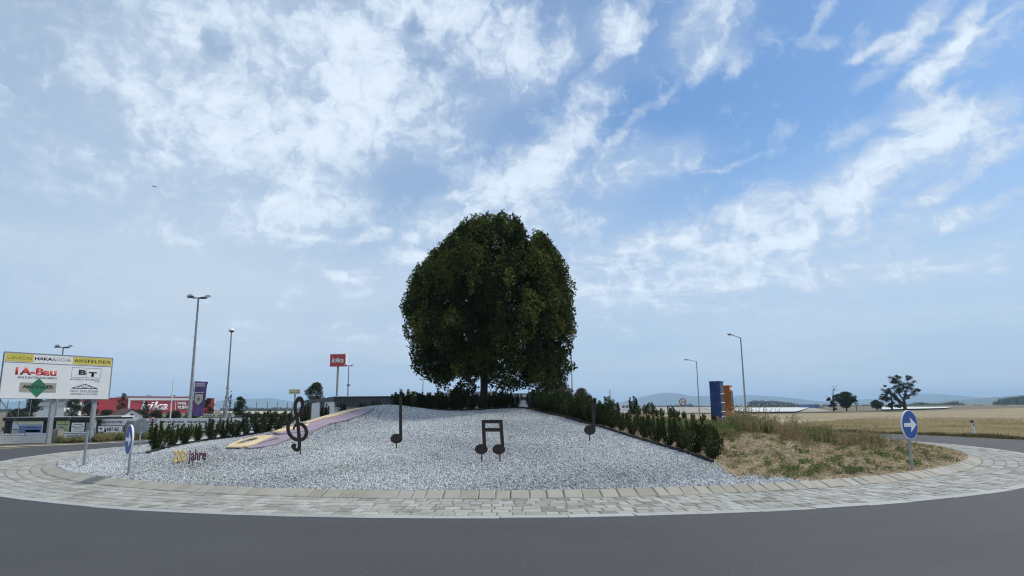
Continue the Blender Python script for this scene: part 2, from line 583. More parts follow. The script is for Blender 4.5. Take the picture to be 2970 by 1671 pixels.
# asphalt: ring road and its arms
def asphalt_material():
    m = bpy.data.materials.new('asphalt')
    m.use_nodes = True
    t = m.node_tree
    b = t.nodes['Principled BSDF']
    g = t.nodes.new('ShaderNodeNewGeometry')
    def nz(sc_, de, ro=.55):
        n = t.nodes.new('ShaderNodeTexNoise')
        n.inputs['Scale'].default_value = sc_
        n.inputs['Detail'].default_value = de
        n.inputs['Roughness'].default_value = ro
        t.links.new(g.outputs['Position'], n.inputs['Vector'])
        return n.outputs[0]
    def rampmix(f, a, b_, lo, hi):
        r = t.nodes.new('ShaderNodeMapRange')
        r.inputs['From Min'].default_value = lo; r.inputs['From Max'].default_value = hi
        t.links.new(f, r.inputs['Value'])
        mx = t.nodes.new('ShaderNodeMix'); mx.data_type = 'RGBA'
        for i, v in ((6, a), (7, b_)):
            if isinstance(v, tuple):
                mx.inputs[i].default_value = (*v, 1)
            else:
                t.links.new(v, mx.inputs[i])
        t.links.new(r.outputs[0], mx.inputs[0])
        return mx.outputs[2]
    grain = rampmix(nz(38, 5, .75), (.016, .017, .019), (.078, .079, .084), .33, .68)
    patch = rampmix(nz(.45, 5), (.034, .035, .038), (.052, .054, .059), .35, .65)
    mx = t.nodes.new('ShaderNodeMix'); mx.data_type = 'RGBA'
    mx.inputs[0].default_value = .35
    t.links.new(grain, mx.inputs[6]); t.links.new(patch, mx.inputs[7])
    # tyre tracks: slightly polished darker bands round the ring
    sp = t.nodes.new('ShaderNodeSeparateXYZ'); t.links.new(g.outputs['Position'], sp.inputs[0])
    cxn = t.nodes.new('ShaderNodeCombineXYZ')
    for i, o_, c0 in ((0, sp.outputs[0], CX), (1, sp.outputs[1], CY)):
        q = t.nodes.new('ShaderNodeMath'); q.operation = 'SUBTRACT'
        t.links.new(o_, q.inputs[0]); q.inputs[1].default_value = c0
        t.links.new(q.outputs[0], cxn.inputs[i])
    ln = t.nodes.new('ShaderNodeVectorMath'); ln.operation = 'LENGTH'
    t.links.new(cxn.outputs[0], ln.inputs[0])
    wv_ = t.nodes.new('ShaderNodeMath'); wv_.operation = 'SINE'
    mm = t.nodes.new('ShaderNodeMath'); mm.operation = 'MULTIPLY_ADD'
    t.links.new(ln.outputs['Value'], mm.inputs[0]); mm.inputs[1].default_value = 3.6; mm.inputs[2].default_value = .6
    t.links.new(mm.outputs[0], wv_.inputs[0])
    col = rampmix(wv_.outputs[0], mx.outputs[2], (.054, .055, .060), .2, 2.6)
    t.links.new(col, b.inputs['Base Color'])
    b.inputs['Roughness'].default_value = .82
    bp = t.nodes.new('ShaderNodeBump'); bp.inputs['Strength'].default_value = .35; bp.inputs['Distance'].default_value = .01
    t.links.new(nz(90, 3), bp.inputs['Height'])
    t.links.new(bp.outputs[0], b.inputs['Normal'])
    return m
M_asphalt = asphalt_material()
n = 160
outer = [(CX + RR * math.sin(a), CY - RR * math.cos(a)) for a in np.linspace(0, 2 * math.pi, n, endpoint=False)]
# wider where the left arm joins (its edge line is seen left of the island)
def out_r(a):
    d = math.degrees(a) - 360 if math.degrees(a) > 180 else math.degrees(a)
    r = RR
    r += 2.6 * math.exp(-((d + 76) / 14) ** 2) * (d > -76) + 2.6 * math.exp(-((d + 76) / 9) ** 2) * (d <= -76)
    return r - .5 * math.exp(-((d + 100) / 12) ** 2)
angs = np.linspace(0, 2 * math.pi, n, endpoint=False)
mb = MB()
vs = []
for a in angs:
    for r in (RO - .1, out_r(a)):
        vs.append((CX + r * math.sin(a), CY - r * math.cos(a), 0.0))
mb.add(vs, [(2 * i, 2 * i + 1, (2 * i + 3) % (2 * n), (2 * i + 2) % (2 * n)) for i in range(n)])
# approach arm under the camera, arms left, right and back
def arm(p, q, w0, w1, z=-.006):
    d = (Vector(q) - Vector(p)).normalized(); nn = Vector((-d.y, d.x))
    a, b = Vector(p), Vector(q)
    mb.add([(*(a + nn * w0), z), (*(a - nn * w0), z), (*(b - nn * w1), z), (*(b + nn * w1), z)], [(0, 1, 2, 3)])
arm((0, 9), (0, -60), 8, 5)
arm((-16, 14), (-60, -12), 6, 5, -.008)
arm((14, 42), (30, 110), 4.0, 3.5, -.009)
arm((-10, 46), (-16, 60), 4.5, 4.0, -.010)
ob = mb.build('road', M_asphalt)
for p in ob.data.polygons:
    pass
prop(ob, kind='structure')
# white edge line on the left
mb = MB()
line = [G(-160, 1303, .006), G(0, 1296.5, .006), G(60, 1294, .006), G(160, 1290.5, .006), G(290, 1285.5, .006), G(420, 1279, .006), G(520, 1273, .006)]
for i in range(len(line) - 1):
    a, b = line[i], line[i + 1]
    nn = Vector((-(b - a).y, (b - a).x, 0)).normalized() * .16
    mb.add([a - nn, a + nn, b + nn, b - nn], [(0, 1, 2, 3)])
prop(mb.build('road_edge_line', mat('road_paint', (.62, .62, .60), .7, (.45, .45, .44), 8)), kind='structure')

# stubble field on the right
arc = ring_pts(23.3, R(30), R(172), 40)
pts = [(26, -40), (500, -60), (520, 330), (165, 216), (90, 150), (56, 135), (28.7, 136), (-1, 138), (-1, 56)] + arc[::-1][1:]
M_field = mat('stubble', (.19, .15, .080), .95, (.38, .31, .18), 1.1, bump=.5, bscale=14, detail=12, coords='World', lo=.32, hi=.66)
def field_bands(m):
    # tractor lines and drier strips running across the field
    t = m.node_tree; b = t.nodes['Principled BSDF']
    src = b.inputs['Base Color'].links[0].from_socket
    g = t.nodes.new('ShaderNodeNewGeometry')
    mp = t.nodes.new('ShaderNodeMapping'); mp.inputs['Rotation'].default_value = (0, 0, R(-12)); mp.inputs['Scale'].default_value = (.018, .22, 1)
    n_ = t.nodes.new('ShaderNodeTexNoise'); n_.inputs['Scale'].default_value = 1.0; n_.inputs['Detail'].default_value = 8; n_.inputs['Roughness'].default_value = .65
    r_ = t.nodes.new('ShaderNodeMapRange'); r_.inputs['From Min'].default_value = .38; r_.inputs['From Max'].default_value = .62
    mx = t.nodes.new('ShaderNodeMix'); mx.data_type = 'RGBA'; mx.blend_type = 'MULTIPLY'
    t.links.new(g.outputs['Position'], mp.inputs[0]); t.links.new(mp.outputs[0], n_.inputs['Vector'])
    t.links.new(n_.outputs[0], r_.inputs['Value']); t.links.new(r_.outputs[0], mx.inputs[0])
    t.links.new(src, mx.inputs[6]); mx.inputs[7].default_value = (.66, .68, .70, 1)
    t.links.new(mx.outputs[2], b.inputs['Base Color'])
field_bands(M_field)
poly_sheet('field', pts, M_field, z=.035)
def stubble():
    rg = np.random.default_rng(41)
    n_ = 260000
    t_ = rg.uniform(R(60), R(140), n_); r_ = 23.6 + 42 * rg.random(n_) ** 1.5
    x_, y_ = CX + r_ * np.sin(t_), CY - r_ * np.cos(t_)
    k_ = (np.abs(x_ / np.maximum(y_, 1)) < .9) & (y_ > 5) & (rg.random(n_) < np.clip((66 - r_) / 25, 0, 1))
    x_, y_, r_ = x_[k_], y_[k_], r_[k_]; n_ = len(x_)
    D = rg.normal(0, .8, (n_, 3)); D[:, 2] = 1
    big = 1 + (r_ - 23) * .03
    pt = np.sin(x_ * .8 + 2 * np.sin(y_ * .35)) * np.sin(y_ * .6 + x_ * .2)
    tn_ = np.clip(.55 + .2 * pt + rg.normal(0, .2, n_), 0, 1)
    v_ = leaves(np.stack([x_, y_, np.full(n_, .03)], 1), D, rg.normal(0, 1, (n_, 3)), big * (.05 + .10 * rg.random(n_)), big * (.010 + .014 * rg.random(n_)))
    m_ = tint_mat('stubble_stalk', [(.17, .14, .065), (.37, .29, .155), (.53, .43, .24), (.66, .56, .36)], .9, .15)
    prop(link('stubble', quads_mesh('stubble', v_, tn_), m_), kind='stuff')
STUBBLE = stubble
# strips beyond the field: dull green margin, bare grey field, white crop foil
M_margin = mat('green_margin', (.055, .065, .030), .95, (.09, .09, .045), 2.0, coords='World')
M_grey = mat('harvested_field', (.26, .24, .20), .95, (.32, .30, .25), .4, coords='World')
M_foil = mat('crop_foil', (.62, .63, .62), .6, (.50, .51, .50), .6, coords='World')
M_pale = mat('pale_meadow', (.36, .37, .28), .95, (.42, .42, .33), .2, coords='World')
def strip(name, quad, m, z):
    return poly_sheet(name, [G(x, y, z) for x, y in quad], m)
strip('far_field', [(1500, 1183), (2340, 1179.5), (2420, 1194), (2300, 1199), (1900, 1201.5), (1500, 1204)], M_grey, .07)
strip('field_margin', [(1850, 1198.0), (2160, 1196), (2420, 1193), (2640, 1190.5), (2640, 1192.5), (2420, 1196), (2300, 1198.2), (1850, 1201.5)], M_margin, .10)
prop(poly_sheet('crop_foil', [G(x, y, .35) for x, y in [(2035, 1183.5), (2347, 1182.0), (2322, 1190), (2308, 1193.5), (2165, 1194.5)]], M_foil), kind='structure')
prop(poly_sheet('crop_foil', [G(x, y, .35) for x, y in [(2553, 1181), (2765, 1179.8), (2740, 1183.5), (2560, 1187.5)]], M_foil), kind='structure')
strip('meadow', [(640, 1193), (640, 1198), (860, 1202), (860, 1193)], M_pale, .05)

# verge: darker grass lip between road and field / stadium side
def verge(t0, t1, r0, r1, seed, tall, dens, name):
    rg = np.random.default_rng(seed)
    nn = int(abs(t1 - t0) * (r1 ** 2 - r0 ** 2) / 2 * dens)
    t = rg.uniform(t0, t1, nn); r = np.sqrt(rg.uniform(r0 ** 2, r1 ** 2, nn))
    lump = .5 + .5 * np.sin(t * 61 + np.sin(t * 23) * 2)
    C = np.stack([CX + r * np.sin(t), CY - r * np.cos(t), np.zeros(nn) + .0], 1)
    D = rg.normal(0, .5, (nn, 3)); D[:, 2] = 1
    N = rg.normal(0, 1, (nn, 3))
    L = tall * (.35 + rg.random(nn)) * (.5 + lump)
    me = quads_mesh(name, leaves(C, D, N, L, .012 + .03 * rg.random(nn)), np.clip(rg.normal(.45, .28, nn) + .25 * (lump - .5), 0, 1))
    o = link(name, me, tint_mat('verge_grass', [(.035, .045, .015), (.09, .085, .035), (.23, .185, .095)], .9, .2))
    return prop(o, kind='stuff')
stubble()
verge(R(45), R(150), RR + .02, RR + 1.4, 3, .13, 330, 'verge_grass')

# ================================================================== APRON OF STONES
M_mortar = mat('joint_mortar', (.15, .135, .11), .95, (.22, .20, .17), 9, coords='World')
mb = MB(); vs = []; n = 180
prof = [(RI - .15, .10), (RI + .02, .115), (RK - .02, .035), (RK + .02, .035), (RO - .24, .004), (RO - .01, .002)]
for a in np.linspace(0, 2 * math.pi, n, endpoint=False):
    for r, z in prof:
        vs.append((CX + r * math.sin(a), CY - r * math.cos(a), z))
np_ = len(prof)
mb.add(vs, [(i * np_ + j, i * np_ + j + 1, ((i + 1) % n) * np_ + j + 1, ((i + 1) % n) * np_ + j) for i in range(n) for j in range(np_ - 1)])
apron = prop(mb.build('apron', M_mortar), kind='structure')
M_cobble = tint_mat('granite_sett', [(.20, .20, .18), (.27, .275, .25), (.315, .32, .295), (.38, .385, .36)], .8, scale=7, gain=.22, bump=.4)
M_kerb = tint_mat('kerb_stone', [(.28, .265, .22), (.33, .315, .27), (.36, .35, .31)], .85, scale=5, gain=.3, bump=.4)
def stone_verts(L, Wd, h0, h1, rg, bev=.014, jit=.010):
    """x tangential, y radial (0 inner .. W outer); h0 inner, h1 outer top height"""
    j = lambda: rg.uniform(-jit, jit)
    c = [(-L / 2 + j(), j() * .5), (L / 2 + j(), j() * .5), (L / 2 + j(), Wd + j() * .5), (-L / 2 + j(), Wd + j() * .5)]
    hs = [h0, h0, h1, h1]
    vs = [(x, y, -.02) for x, y in c] + [(x, y, hs[i] - bev * .8) for i, (x, y) in enumerate(c)]
    mx, my = sum(p[0] for p in c) / 4, sum(p[1] for p in c) / 4
    for i, (x, y) in enumerate(c):
        dx_, dy_ = mx - x, my - y
        vs.append((x + math.copysign(bev, dx_), y + math.copysign(bev, dy_), hs[i] + rg.uniform(-.003, .003)))
    return vs
STONE_F = [(0, 1, 5, 4), (1, 2, 6, 5), (2, 3, 7, 6), (3, 0, 4, 7), (4, 5, 9, 8), (5, 6, 10, 9), (6, 7, 11, 10), (7, 4, 8, 11), (8, 9, 10, 11)]
def stone_mesh(name, vs, m, tint):
    me = bpy.data.meshes.new(name)
    me.from_pydata(vs, [], STONE_F)
    at = me.attributes.new('tint', 'FLOAT', 'POINT')
    at.data.foreach_set('value', [tint] * len(vs))
    me.materials.append(m)
    return me
rg = np.random.default_rng(21)
ROWS = 6
r_in, r_out = RK + .015, RO - .225
rw = (r_out - r_in) / ROWS
VAR = {}
stones = []        # (dist, r, theta, key)
for row in range(ROWS):
    r0 = r_in + row * rw
    t = math.pi + rg.uniform(0, .02); t_end = t + 2 * math.pi
    while t < t_end - .010:
        L = rg.uniform(.17, .31)
        da = L / (r0 + rw / 2)
        if t + da > t_end:
            break
        tm = t + da / 2
        stones.append((math.hypot(CX + r0 * math.sin(tm), CY - r0 * math.cos(tm)), row, r0, tm, L))
        t += da
stones.sort(key=lambda s_: s_[0])
def zrow(r):
    return .042 + (.012 - .042) * (r - r_in) / (r_out - r_in)
far_v, far_f, far_t = [], [], []
keyed = {}
for i, (d, row, r0, tm, L) in enumerate(stones):
    q = (row, round(L / .02))
    th = tm
    tint = float(np.clip(rg.normal(.5, .27), 0, 1))
    if i < 300:
        kk = (*q, int(rg.integers(4)))
        if kk not in keyed:
            keyed[kk] = stone_mesh('cobble', stone_verts(q[1] * .02 - .016, rw - .016, zrow(r0), zrow(r0 + rw), rg), M_cobble, tint)
        o = bpy.data.objects.new('cobble', keyed[kk])
        COL.objects.link(o)
        o.parent = apron
        rr_ = r0 + .008
        o.location = (CX + rr_ * math.sin(th), CY - rr_ * math.cos(th), rg.uniform(-.005, .004))
        o.rotation_euler = (rg.normal(0, .008), rg.normal(0, .010), th + math.pi + math.pi + rg.normal(0, .012))
        o.scale = (1, -1, 1) if False else (1, 1, 1)
        # local +y must point outwards (away from the centre)
        o.rotation_euler.z = th + math.pi
    else:
        vs = stone_verts(L - .016, rw - .016, zrow(r0), zrow(r0 + rw), rg)
        ct, st = math.cos(th + math.pi), math.sin(th + math.pi)
        rr_ = r0 + .008
        ox, oy = CX + rr_ * math.sin(th), CY - rr_ * math.cos(th)
        b0 = len(far_v)
        dz_ = rg.uniform(-.005, .004)
        far_v += [(ox + x * ct - y * st, oy + x * st + y * ct, z + dz_) for x, y, z in vs]
        far_f += [tuple(k2 + b0 for k2 in f) for f in STONE_F]
        far_t += [tint] * len(vs)
me = bpy.data.meshes.new('cobbles')
me.from_pydata(far_v, [], far_f)
at = me.attributes.new('tint', 'FLOAT', 'POINT'); at.data.foreach_set('value', far_t)
prop(link('cobble_rows', me, M_cobble, apron), kind='stuff')
# kerb stones (sloping) and flush edge slabs
def ring_stones(name, r0, wd, L0, L1, h0, h1, m, jit, bev, gap, limit, tilt=.01):
    t = math.pi + .01
    out = []
    while t < 3 * math.pi:
        L = rg.uniform(L0, L1)
        if t + L / r0 > 3 * math.pi + .01:
            break
        out.append((t + L / 2 / (r0 + wd / 2), L)); t += L / (r0 + wd / 2)
    out.sort(key=lambda q: math.hypot(CX + r0 * math.sin(q[0]), CY - r0 * math.cos(q[0])))
    fv, ff, ft = [], [], []
    for i, (th, L) in enumerate(out):
        vs = stone_verts(L - gap, wd, h0, h1, rg, bev, jit)
        tint = float(np.clip(rg.normal(.5, .25), 0, 1))
        if i < limit:
            me = stone_mesh(name, vs, m, tint)
            o = bpy.data.objects.new(name, me); COL.objects.link(o); o.parent = apron
            o.location = (CX + r0 * math.sin(th), CY - r0 * math.cos(th), rg.uniform(-.006, .005))
            o.rotation_euler = (rg.normal(0, tilt), rg.normal(0, tilt), th + math.pi + rg.normal(0, .006))
        else:
            ct, st = math.cos(th + math.pi), math.sin(th + math.pi)
            ox, oy = CX + r0 * math.sin(th), CY - r0 * math.cos(th)
            b0 = len(fv)
            fv += [(ox + x * ct - y * st, oy + x * st + y * ct, z) for x, y, z in vs]
            ff += [tuple(k2 + b0 for k2 in f) for f in STONE_F]; ft += [tint] * len(vs)
    if fv:
        me = bpy.data.meshes.new(name + '_row')
        me.from_pydata(fv, [], ff)
        at = me.attributes.new('tint', 'FLOAT', 'POINT'); at.data.foreach_set('value', ft)
        prop(link(name + '_row', me, m, apron), kind='stuff')
ring_stones('kerb_stone', RI, RK - RI, .22, .35, .150, .055, M_kerb, .014, .018, .010, 260)
M_slab = tint_mat('edge_slab', [(.29, .30, .29), (.34, .35, .34), (.38, .39, .38)], .8, scale=6, gain=.25, bump=.3)
ring_stones('edge_slab', RO - .215, .21, .98, 1.04, .014, .010, M_slab, .003, .006, .010, 200, .001)

# ================================================================== MOUND: gravel and dry bank
EDGE_R = [hit(x, y) for x, y in [(2068, 1344), (1998, 1319), (1938, 1301), (1870, 1281), (1798, 1259), (1726, 1237), (1670, 1222), (1624, 1209), (1560, 1194)]]
EDGE_T = [(.35, 26.2), (-.6, 26.3), (-1.6, 26.25), (-2.6, 26.1), (-3.7, 25.9)]
EDGE_L = [(-5.6, 27.3), (-7.2, 25.9), (-8.4, 24.3)] + [tuple(hit(x, y)[:2]) for x, y in [(760, 1257), (631, 1275), (521, 1294), (426, 1318)]]
kerbpt = hit(2155, 1404)
bound = [tuple(G(2160, 1412)[:2])] + [tuple(kerbpt[:2])] + [tuple(p[:2]) for p in EDGE_R] + [EDGE_T[0], (.35, 44), (20, 44), (20, 10)]
def inside_poly(x, y, poly):
    c = np.zeros(np.shape(x), bool)
    j = len(poly) - 1
    for i in range(len(poly)):
        xi, yi = poly[i]; xj, yj = poly[j]
        with np.errstate(divide='ignore', invalid='ignore'):
            c ^= ((yi > y) != (yj > y)) & (x < (xj - xi) * (y - yi) / (yj - yi + 1e-12) + xi)
        j = i
    return c
st_ = .14
ax_ = np.arange(CX - 15.6, CX + 15.6, st_); ay_ = np.arange(CY - 15.6, CY + 15.6, st_)
MX, MY = np.meshgrid(ax_, ay_)
rr = np.hypot(MX - CX, MY - CY)
kk_ = np.minimum(1, (RI + .02) / np.maximum(rr, 1e-6))
VX, VY = CX + (MX - CX) * kk_, CY + (MY - CY) * kk_
VZ = np.where(np.hypot(VX - CX, VY - CY) < 15.37, H(CX + (VX - CX) * .9985, CY + (VY - CY) * .9985), .12)
cxm, cym = MX[:-1, :-1] + st_ / 2, MY[:-1, :-1] + st_ / 2
ok = np.hypot(cxm - CX, cym - CY) < RI + .1
grass = inside_poly(cxm, cym, bound)
id2 = np.arange(MX.size).reshape(MX.shape)
Fq = np.stack([id2[:-1, :-1], id2[:-1, 1:], id2[1:, 1:], id2[1:, :-1]], -1)
def sub(name, sel, m):
    f = Fq[sel]
    u, inv = np.unique(f, return_inverse=True)
    me = bpy.data.meshes.new(name)
    co = np.stack([VX.ravel()[u], VY.ravel()[u], VZ.ravel()[u]], 1)
    me.from_pydata(co.tolist(), [], inv.reshape(f.shape).tolist())
    me.polygons.foreach_set('use_smooth', [True] * len(me.polygons))
    return prop(link(name, me, m), kind='structure')
M_gbed = mat('gravel_bed', (.15, .16, .165), .95, (.24, .25, .26), 25, bump=.8, bscale=40, coords='World')
sub('gravel_bed', ok & ~grass, M_gbed)
M_soil = mat('dry_bank', (.13, .105, .062), .95, (.29, .23, .145), 3.0, bump=.6, bscale=20, detail=9, coords='World')
sub('grass_bank', ok & grass, M_soil)

# gravel stones: points carry small angular stones
def gravel_points():
    rg = np.random.default_rng(5)
    n = 620000
    r = 15.36 * np.sqrt(rg.random(n)); t = rg.uniform(0, 2 * math.pi, n)
    x, y = CX + r * np.sin(t), CY - r * np.cos(t)
    g = inside_poly(x + rg.normal(0, .08, n), y + rg.normal(0, .08, n), bound)
    dist = np.hypot(x, y)
    keep = ~g & (y < 30 - .1 * np.abs(x))
    keep &= rg.random(n) < np.clip((17.0 / dist) ** 1.2, .45, 1)
    x, y = x[keep], y[keep]
    return x, y, H(x, y) + rg.uniform(-.004, .012, len(x))
x, y, z = gravel_points()
me = bpy.data.meshes.new('gravel')
me.vertices.add(len(x))
me.vertices.foreach_set('co', np.stack([x, y, z], 1).astype(np.float32).ravel())
me.update()
rgc = np.random.default_rng(9)
tone = np.clip(.5 + .16 * np.sin(x * .9 + np.sin(y * .7) * 1.5) * np.sin(y * .8 + 1) + rgc.normal(0, .21, len(x)), 0, 1)
me.update()
at = me.attributes.new('tone', 'FLOAT', 'POINT'); at.data.foreach_set('value', tone.astype(np.float32))
def gravel_material():
    m = bpy.data.materials.new('gravel_stone')
    m.use_nodes = True
    t = m.node_tree; b = t.nodes['Principled BSDF']
    a = t.nodes.new('ShaderNodeAttribute'); a.attribute_name = 'tone'; a.attribute_type = 'INSTANCER'
    cr = t.nodes.new('ShaderNodeValToRGB')
    e = cr.color_ramp.elements
    cols = [(0, (.15, .16, .17)), (.35, (.36, .375, .39)), (.7, (.51, .53, .545)), (1, (.72, .735, .74))]
    while len(e) < 4:
        e.new(.5)
    for i, (p_, c) in enumerate(cols):
        e[i].position = p_; e[i].color = (*c, 1)
    t.links.new(a.outputs['Fac'], cr.inputs[0])
    g = t.nodes.new('ShaderNodeNewGeometry')
    nz_ = t.nodes.new('ShaderNodeTexNoise'); nz_.inputs['Scale'].default_value = .9; nz_.inputs['Detail'].default_value = 5
    t.links.new(g.outputs['Position'], nz_.inputs['Vector'])
    rr__ = t.nodes.new('ShaderNodeMapRange'); rr__.inputs['From Min'].default_value = .48; rr__.inputs['From Max'].default_value = .72; rr__.inputs['To Max'].default_value = .55
    t.links.new(nz_.outputs[0], rr__.inputs['Value'])
    mm_ = t.nodes.new('ShaderNodeMix'); mm_.data_type = 'RGBA'; mm_.blend_type = 'MULTIPLY'
    t.links.new(rr__.outputs[0], mm_.inputs[0]); t.links.new(cr.outputs[0], mm_.inputs[6])
    mm_.inputs[7].default_value = (.80, .88, .74, 1)
    t.links.new(mm_.outputs[2], b.inputs['Base Color'])
    b.inputs['Roughness'].default_value = .8
    return m
M_gravel = gravel_material()
ng = bpy.data.node_groups.new('gravel_stones', 'GeometryNodeTree')
ng.interface.new_socket('Geometry', in_out='INPUT', socket_type='NodeSocketGeometry')
ng.interface.new_socket('Geometry', in_out='OUTPUT', socket_type='NodeSocketGeometry')
N_ = ng.nodes.new
gi, go = N_('NodeGroupInput'), N_('NodeGroupOutput')
ico = N_('GeometryNodeMeshIcoSphere'); ico.inputs['Radius'].default_value = .0245; ico.inputs['Subdivisions'].default_value = 1
sm_ = N_('GeometryNodeSetMaterial'); sm_.inputs['Material'].default_value = M_gravel
iop = N_('GeometryNodeInstanceOnPoints')
rv = N_('FunctionNodeRandomValue'); rv.data_type = 'FLOAT_VECTOR'
rv.inputs[0].default_value = (0, 0, 0); rv.inputs[1].default_value = (6.28, 6.28, 6.28)
rs = N_('FunctionNodeRandomValue'); rs.data_type = 'FLOAT_VECTOR'
rs.inputs[0].default_value = (.55, .45, .35); rs.inputs[1].default_value = (1.55, 1.15, .9)
rs.inputs['Seed'].default_value = 3
L_ = ng.links.new
L_(ico.outputs['Mesh'], sm_.inputs['Geometry'])
L_(gi.outputs[0], iop.inputs['Points'])
L_(sm_.outputs[0], iop.inputs['Instance'])
L_(rv.outputs[0], iop.inputs['Rotation'])
L_(rs.outputs[0], iop.inputs['Scale'])
L_(iop.outputs[0], go.inputs[0])
go_ = prop(link('gravel', me, M_gravel), kind='stuff')
go_.modifiers.new('stones', 'NODES').node_group = ng

# dry grass on the bank
def blades(name, x, y, z, L, Wd, tint, m, lean=.9, rg=rng, kind='stuff'):
    n = len(x)
    C = np.stack([x, y, z], 1)
    D = rg.normal(0, lean, (n, 3)); D[:, 2] = 1
    v = leaves(C, D, rg.normal(0, 1, (n, 3)), L, Wd)
    return prop(link(name, quads_mesh(name, v, tint), m), kind=kind)
rg = np.random.default_rng(11)
n = 430000
r = 15.3 * np.sqrt(rg.random(n)); t = rg.uniform(0, 2 * math.pi, n)
x, y = CX + r * np.sin(t), CY - r * np.cos(t)
g = inside_poly(x + rg.normal(0, .06, n), y + rg.normal(0, .06, n), bound) & (y < 37)
x, y = x[g], y[g]; n = len(x)
patch = np.sin(x * 1.3 + 2 * np.sin(y * .7)) * np.sin(y * 1.7 + 1.5 * np.sin(x * .9))
green = np.clip(.62 + .16 * patch + rg.normal(0, .2, n) - .30 * (y > 20 + 3 * np.sin(x)), 0, 1)
M_dry = tint_mat('dry_grass', [(.08, .09, .032), (.22, .18, .09), (.42, .33, .19), (.64, .52, .33)], .9, .15)
blades('dry_grass', x, y, H(x, y) - .01, (.03 + .10 * rg.random(n) ** 2), .007 + .016 * rg.random(n), green, M_dry, lean=2.2, rg=rg)

# green weeds, low patches and the tall band at the back of the bank
M_weed = tint_mat('weed_leaf', [(.055, .125, .022), (.11, .165, .045), (.21, .20, .09), (.26, .185, .10), (.42, .34, .20)], .8, .3)
rg = np.random.default_rng(13)
Vv, Tt = [], []
def weed(p, h, w, tint, nst=9, nl=60, leaf=.05):
    for s_ in range(nst):
        a = rg.uniform(0, 6.28); sp = w * rg.uniform(.2, 1)
        top = np.array([p[0] + sp * math.cos(a), p[1] + sp * math.sin(a), p[2] + h * rg.uniform(.55, 1.15)])
        base_ = np.array(p) + np.array([rg.normal(0, w * .2), rg.normal(0, w * .2), 0])
        u = rg.random(nl)[:, None] ** .8
        C = base_ + (top - base_) * u + rg.normal(0, .025 + .05 * w, (nl, 3))
        D = rg.normal(0, 1, (nl, 3)); D[:, 2] = np.abs(D[:, 2]) * .8 + .2
        Vv.append(leaves(C, D, rg.normal(0, 1, (nl, 3)), leaf * (.5 + rg.random(nl)), leaf * .45 * (.5 + rg.random(nl))))
        Tt.append(np.clip(rg.normal(tint, .14, nl), 0, 1))
# low green clumps
for (px, py, k2) in [(2375, 1372, 16), (2330, 1384, 12), (2440, 1360, 14), (2475, 1350, 9), (2190, 1348, 6), (2165, 1322, 5), (2545, 1325, 9), (2580, 1332, 9),
                     (2520, 1318, 6), (2230, 1322, 3), (2400, 1318, 4), (2300, 1385, 6), (2240, 1275, 5), (2460, 1300, 6), (2630, 1310, 7), (2690, 1300, 5), (2690, 1325, 4), (2420, 1340, 4)]:
    c = hit(px, py)
    for q in range(int(k2 * 1.3)):
        x_, y_ = c.x + rg.normal(0, .42), c.y + rg.normal(0, .70)
        if math.hypot(x_ - CX, y_ - CY) < 15.1:
            weed((x_, y_, float(H(x_, y_))), rg.uniform(.03, .11), .15, rg.uniform(.05, .5), 4, 18, .045)
# band of tall weeds
band = [(2120, 1236), (2160, 1245), (2200, 1254), (2250, 1258), (2300, 1268), (2350, 1278), (2400, 1284), (2450, 1290), (2500, 1292), (2560, 1296)]
for i in range(105):
    s_ = rg.uniform(0, len(band) - 1.001); j = int(s_); f_ = s_ - j
    px = band[j][0] * (1 - f_) + band[j + 1][0] * f_ + rg.normal(0, 14)
    py = band[j][1] * (1 - f_) + band[j + 1][1] * f_ + rg.normal(0, 7)
    c = hit(px, py)
    c = Vector((c.x, c.y + abs(rg.normal(0, .9)), 0)); rc = math.hypot(c.x - CX, c.y - CY)
    if rc > 15.0:
        continue
    tall = rg.uniform(.10, .42) * (1.1 if px < 2300 else .8)
    brown = .75 if (abs(px - 2310) < 40 or abs(px - 2520) < 50 or rg.random() < .25) else rg.uniform(.15, .6)
    weed((c.x, c.y, float(H(c.x, c.y))), tall, .28, brown, 6, 46, .05)
for (px, py, h) in [(2165, 1250, 1.0), (2145, 1245, .9), (2190, 1252, .9), (2230, 1258, .8), (2130, 1240, .8), (2500, 1296, .7), (2330, 1272, .8), (2405, 1285, .75), (2540, 1298, .6)]:
    for q in range(3):
        c = hit(px + rg.normal(0, 8), py)
        weed((c.x, c.y, c.z), h * rg.uniform(.5, .8), .3, rg.uniform(.3, .8), 6, 50, .045)
# low green ground cover behind the right hedge
for i in range(260):
    px, py = rg.uniform(1850, 2140), 0
    py = 1228 + (px - 1850) * .055 + abs(rg.normal(0, 16))
    c = hit(px, py)
    if inside_poly(np.array([c.x]), np.array([c.y]), bound)[0] and math.hypot(c.x - CX, c.y - CY) < 15:
        weed((c.x, c.y, c.z), rg.uniform(.08, .25), .18, rg.uniform(.1, .6), 4, 40, .05)
v = np.concatenate(Vv); tt = np.concatenate(Tt)
prop(link('weeds', quads_mesh('weeds', v, tt), M_weed), kind='stuff')
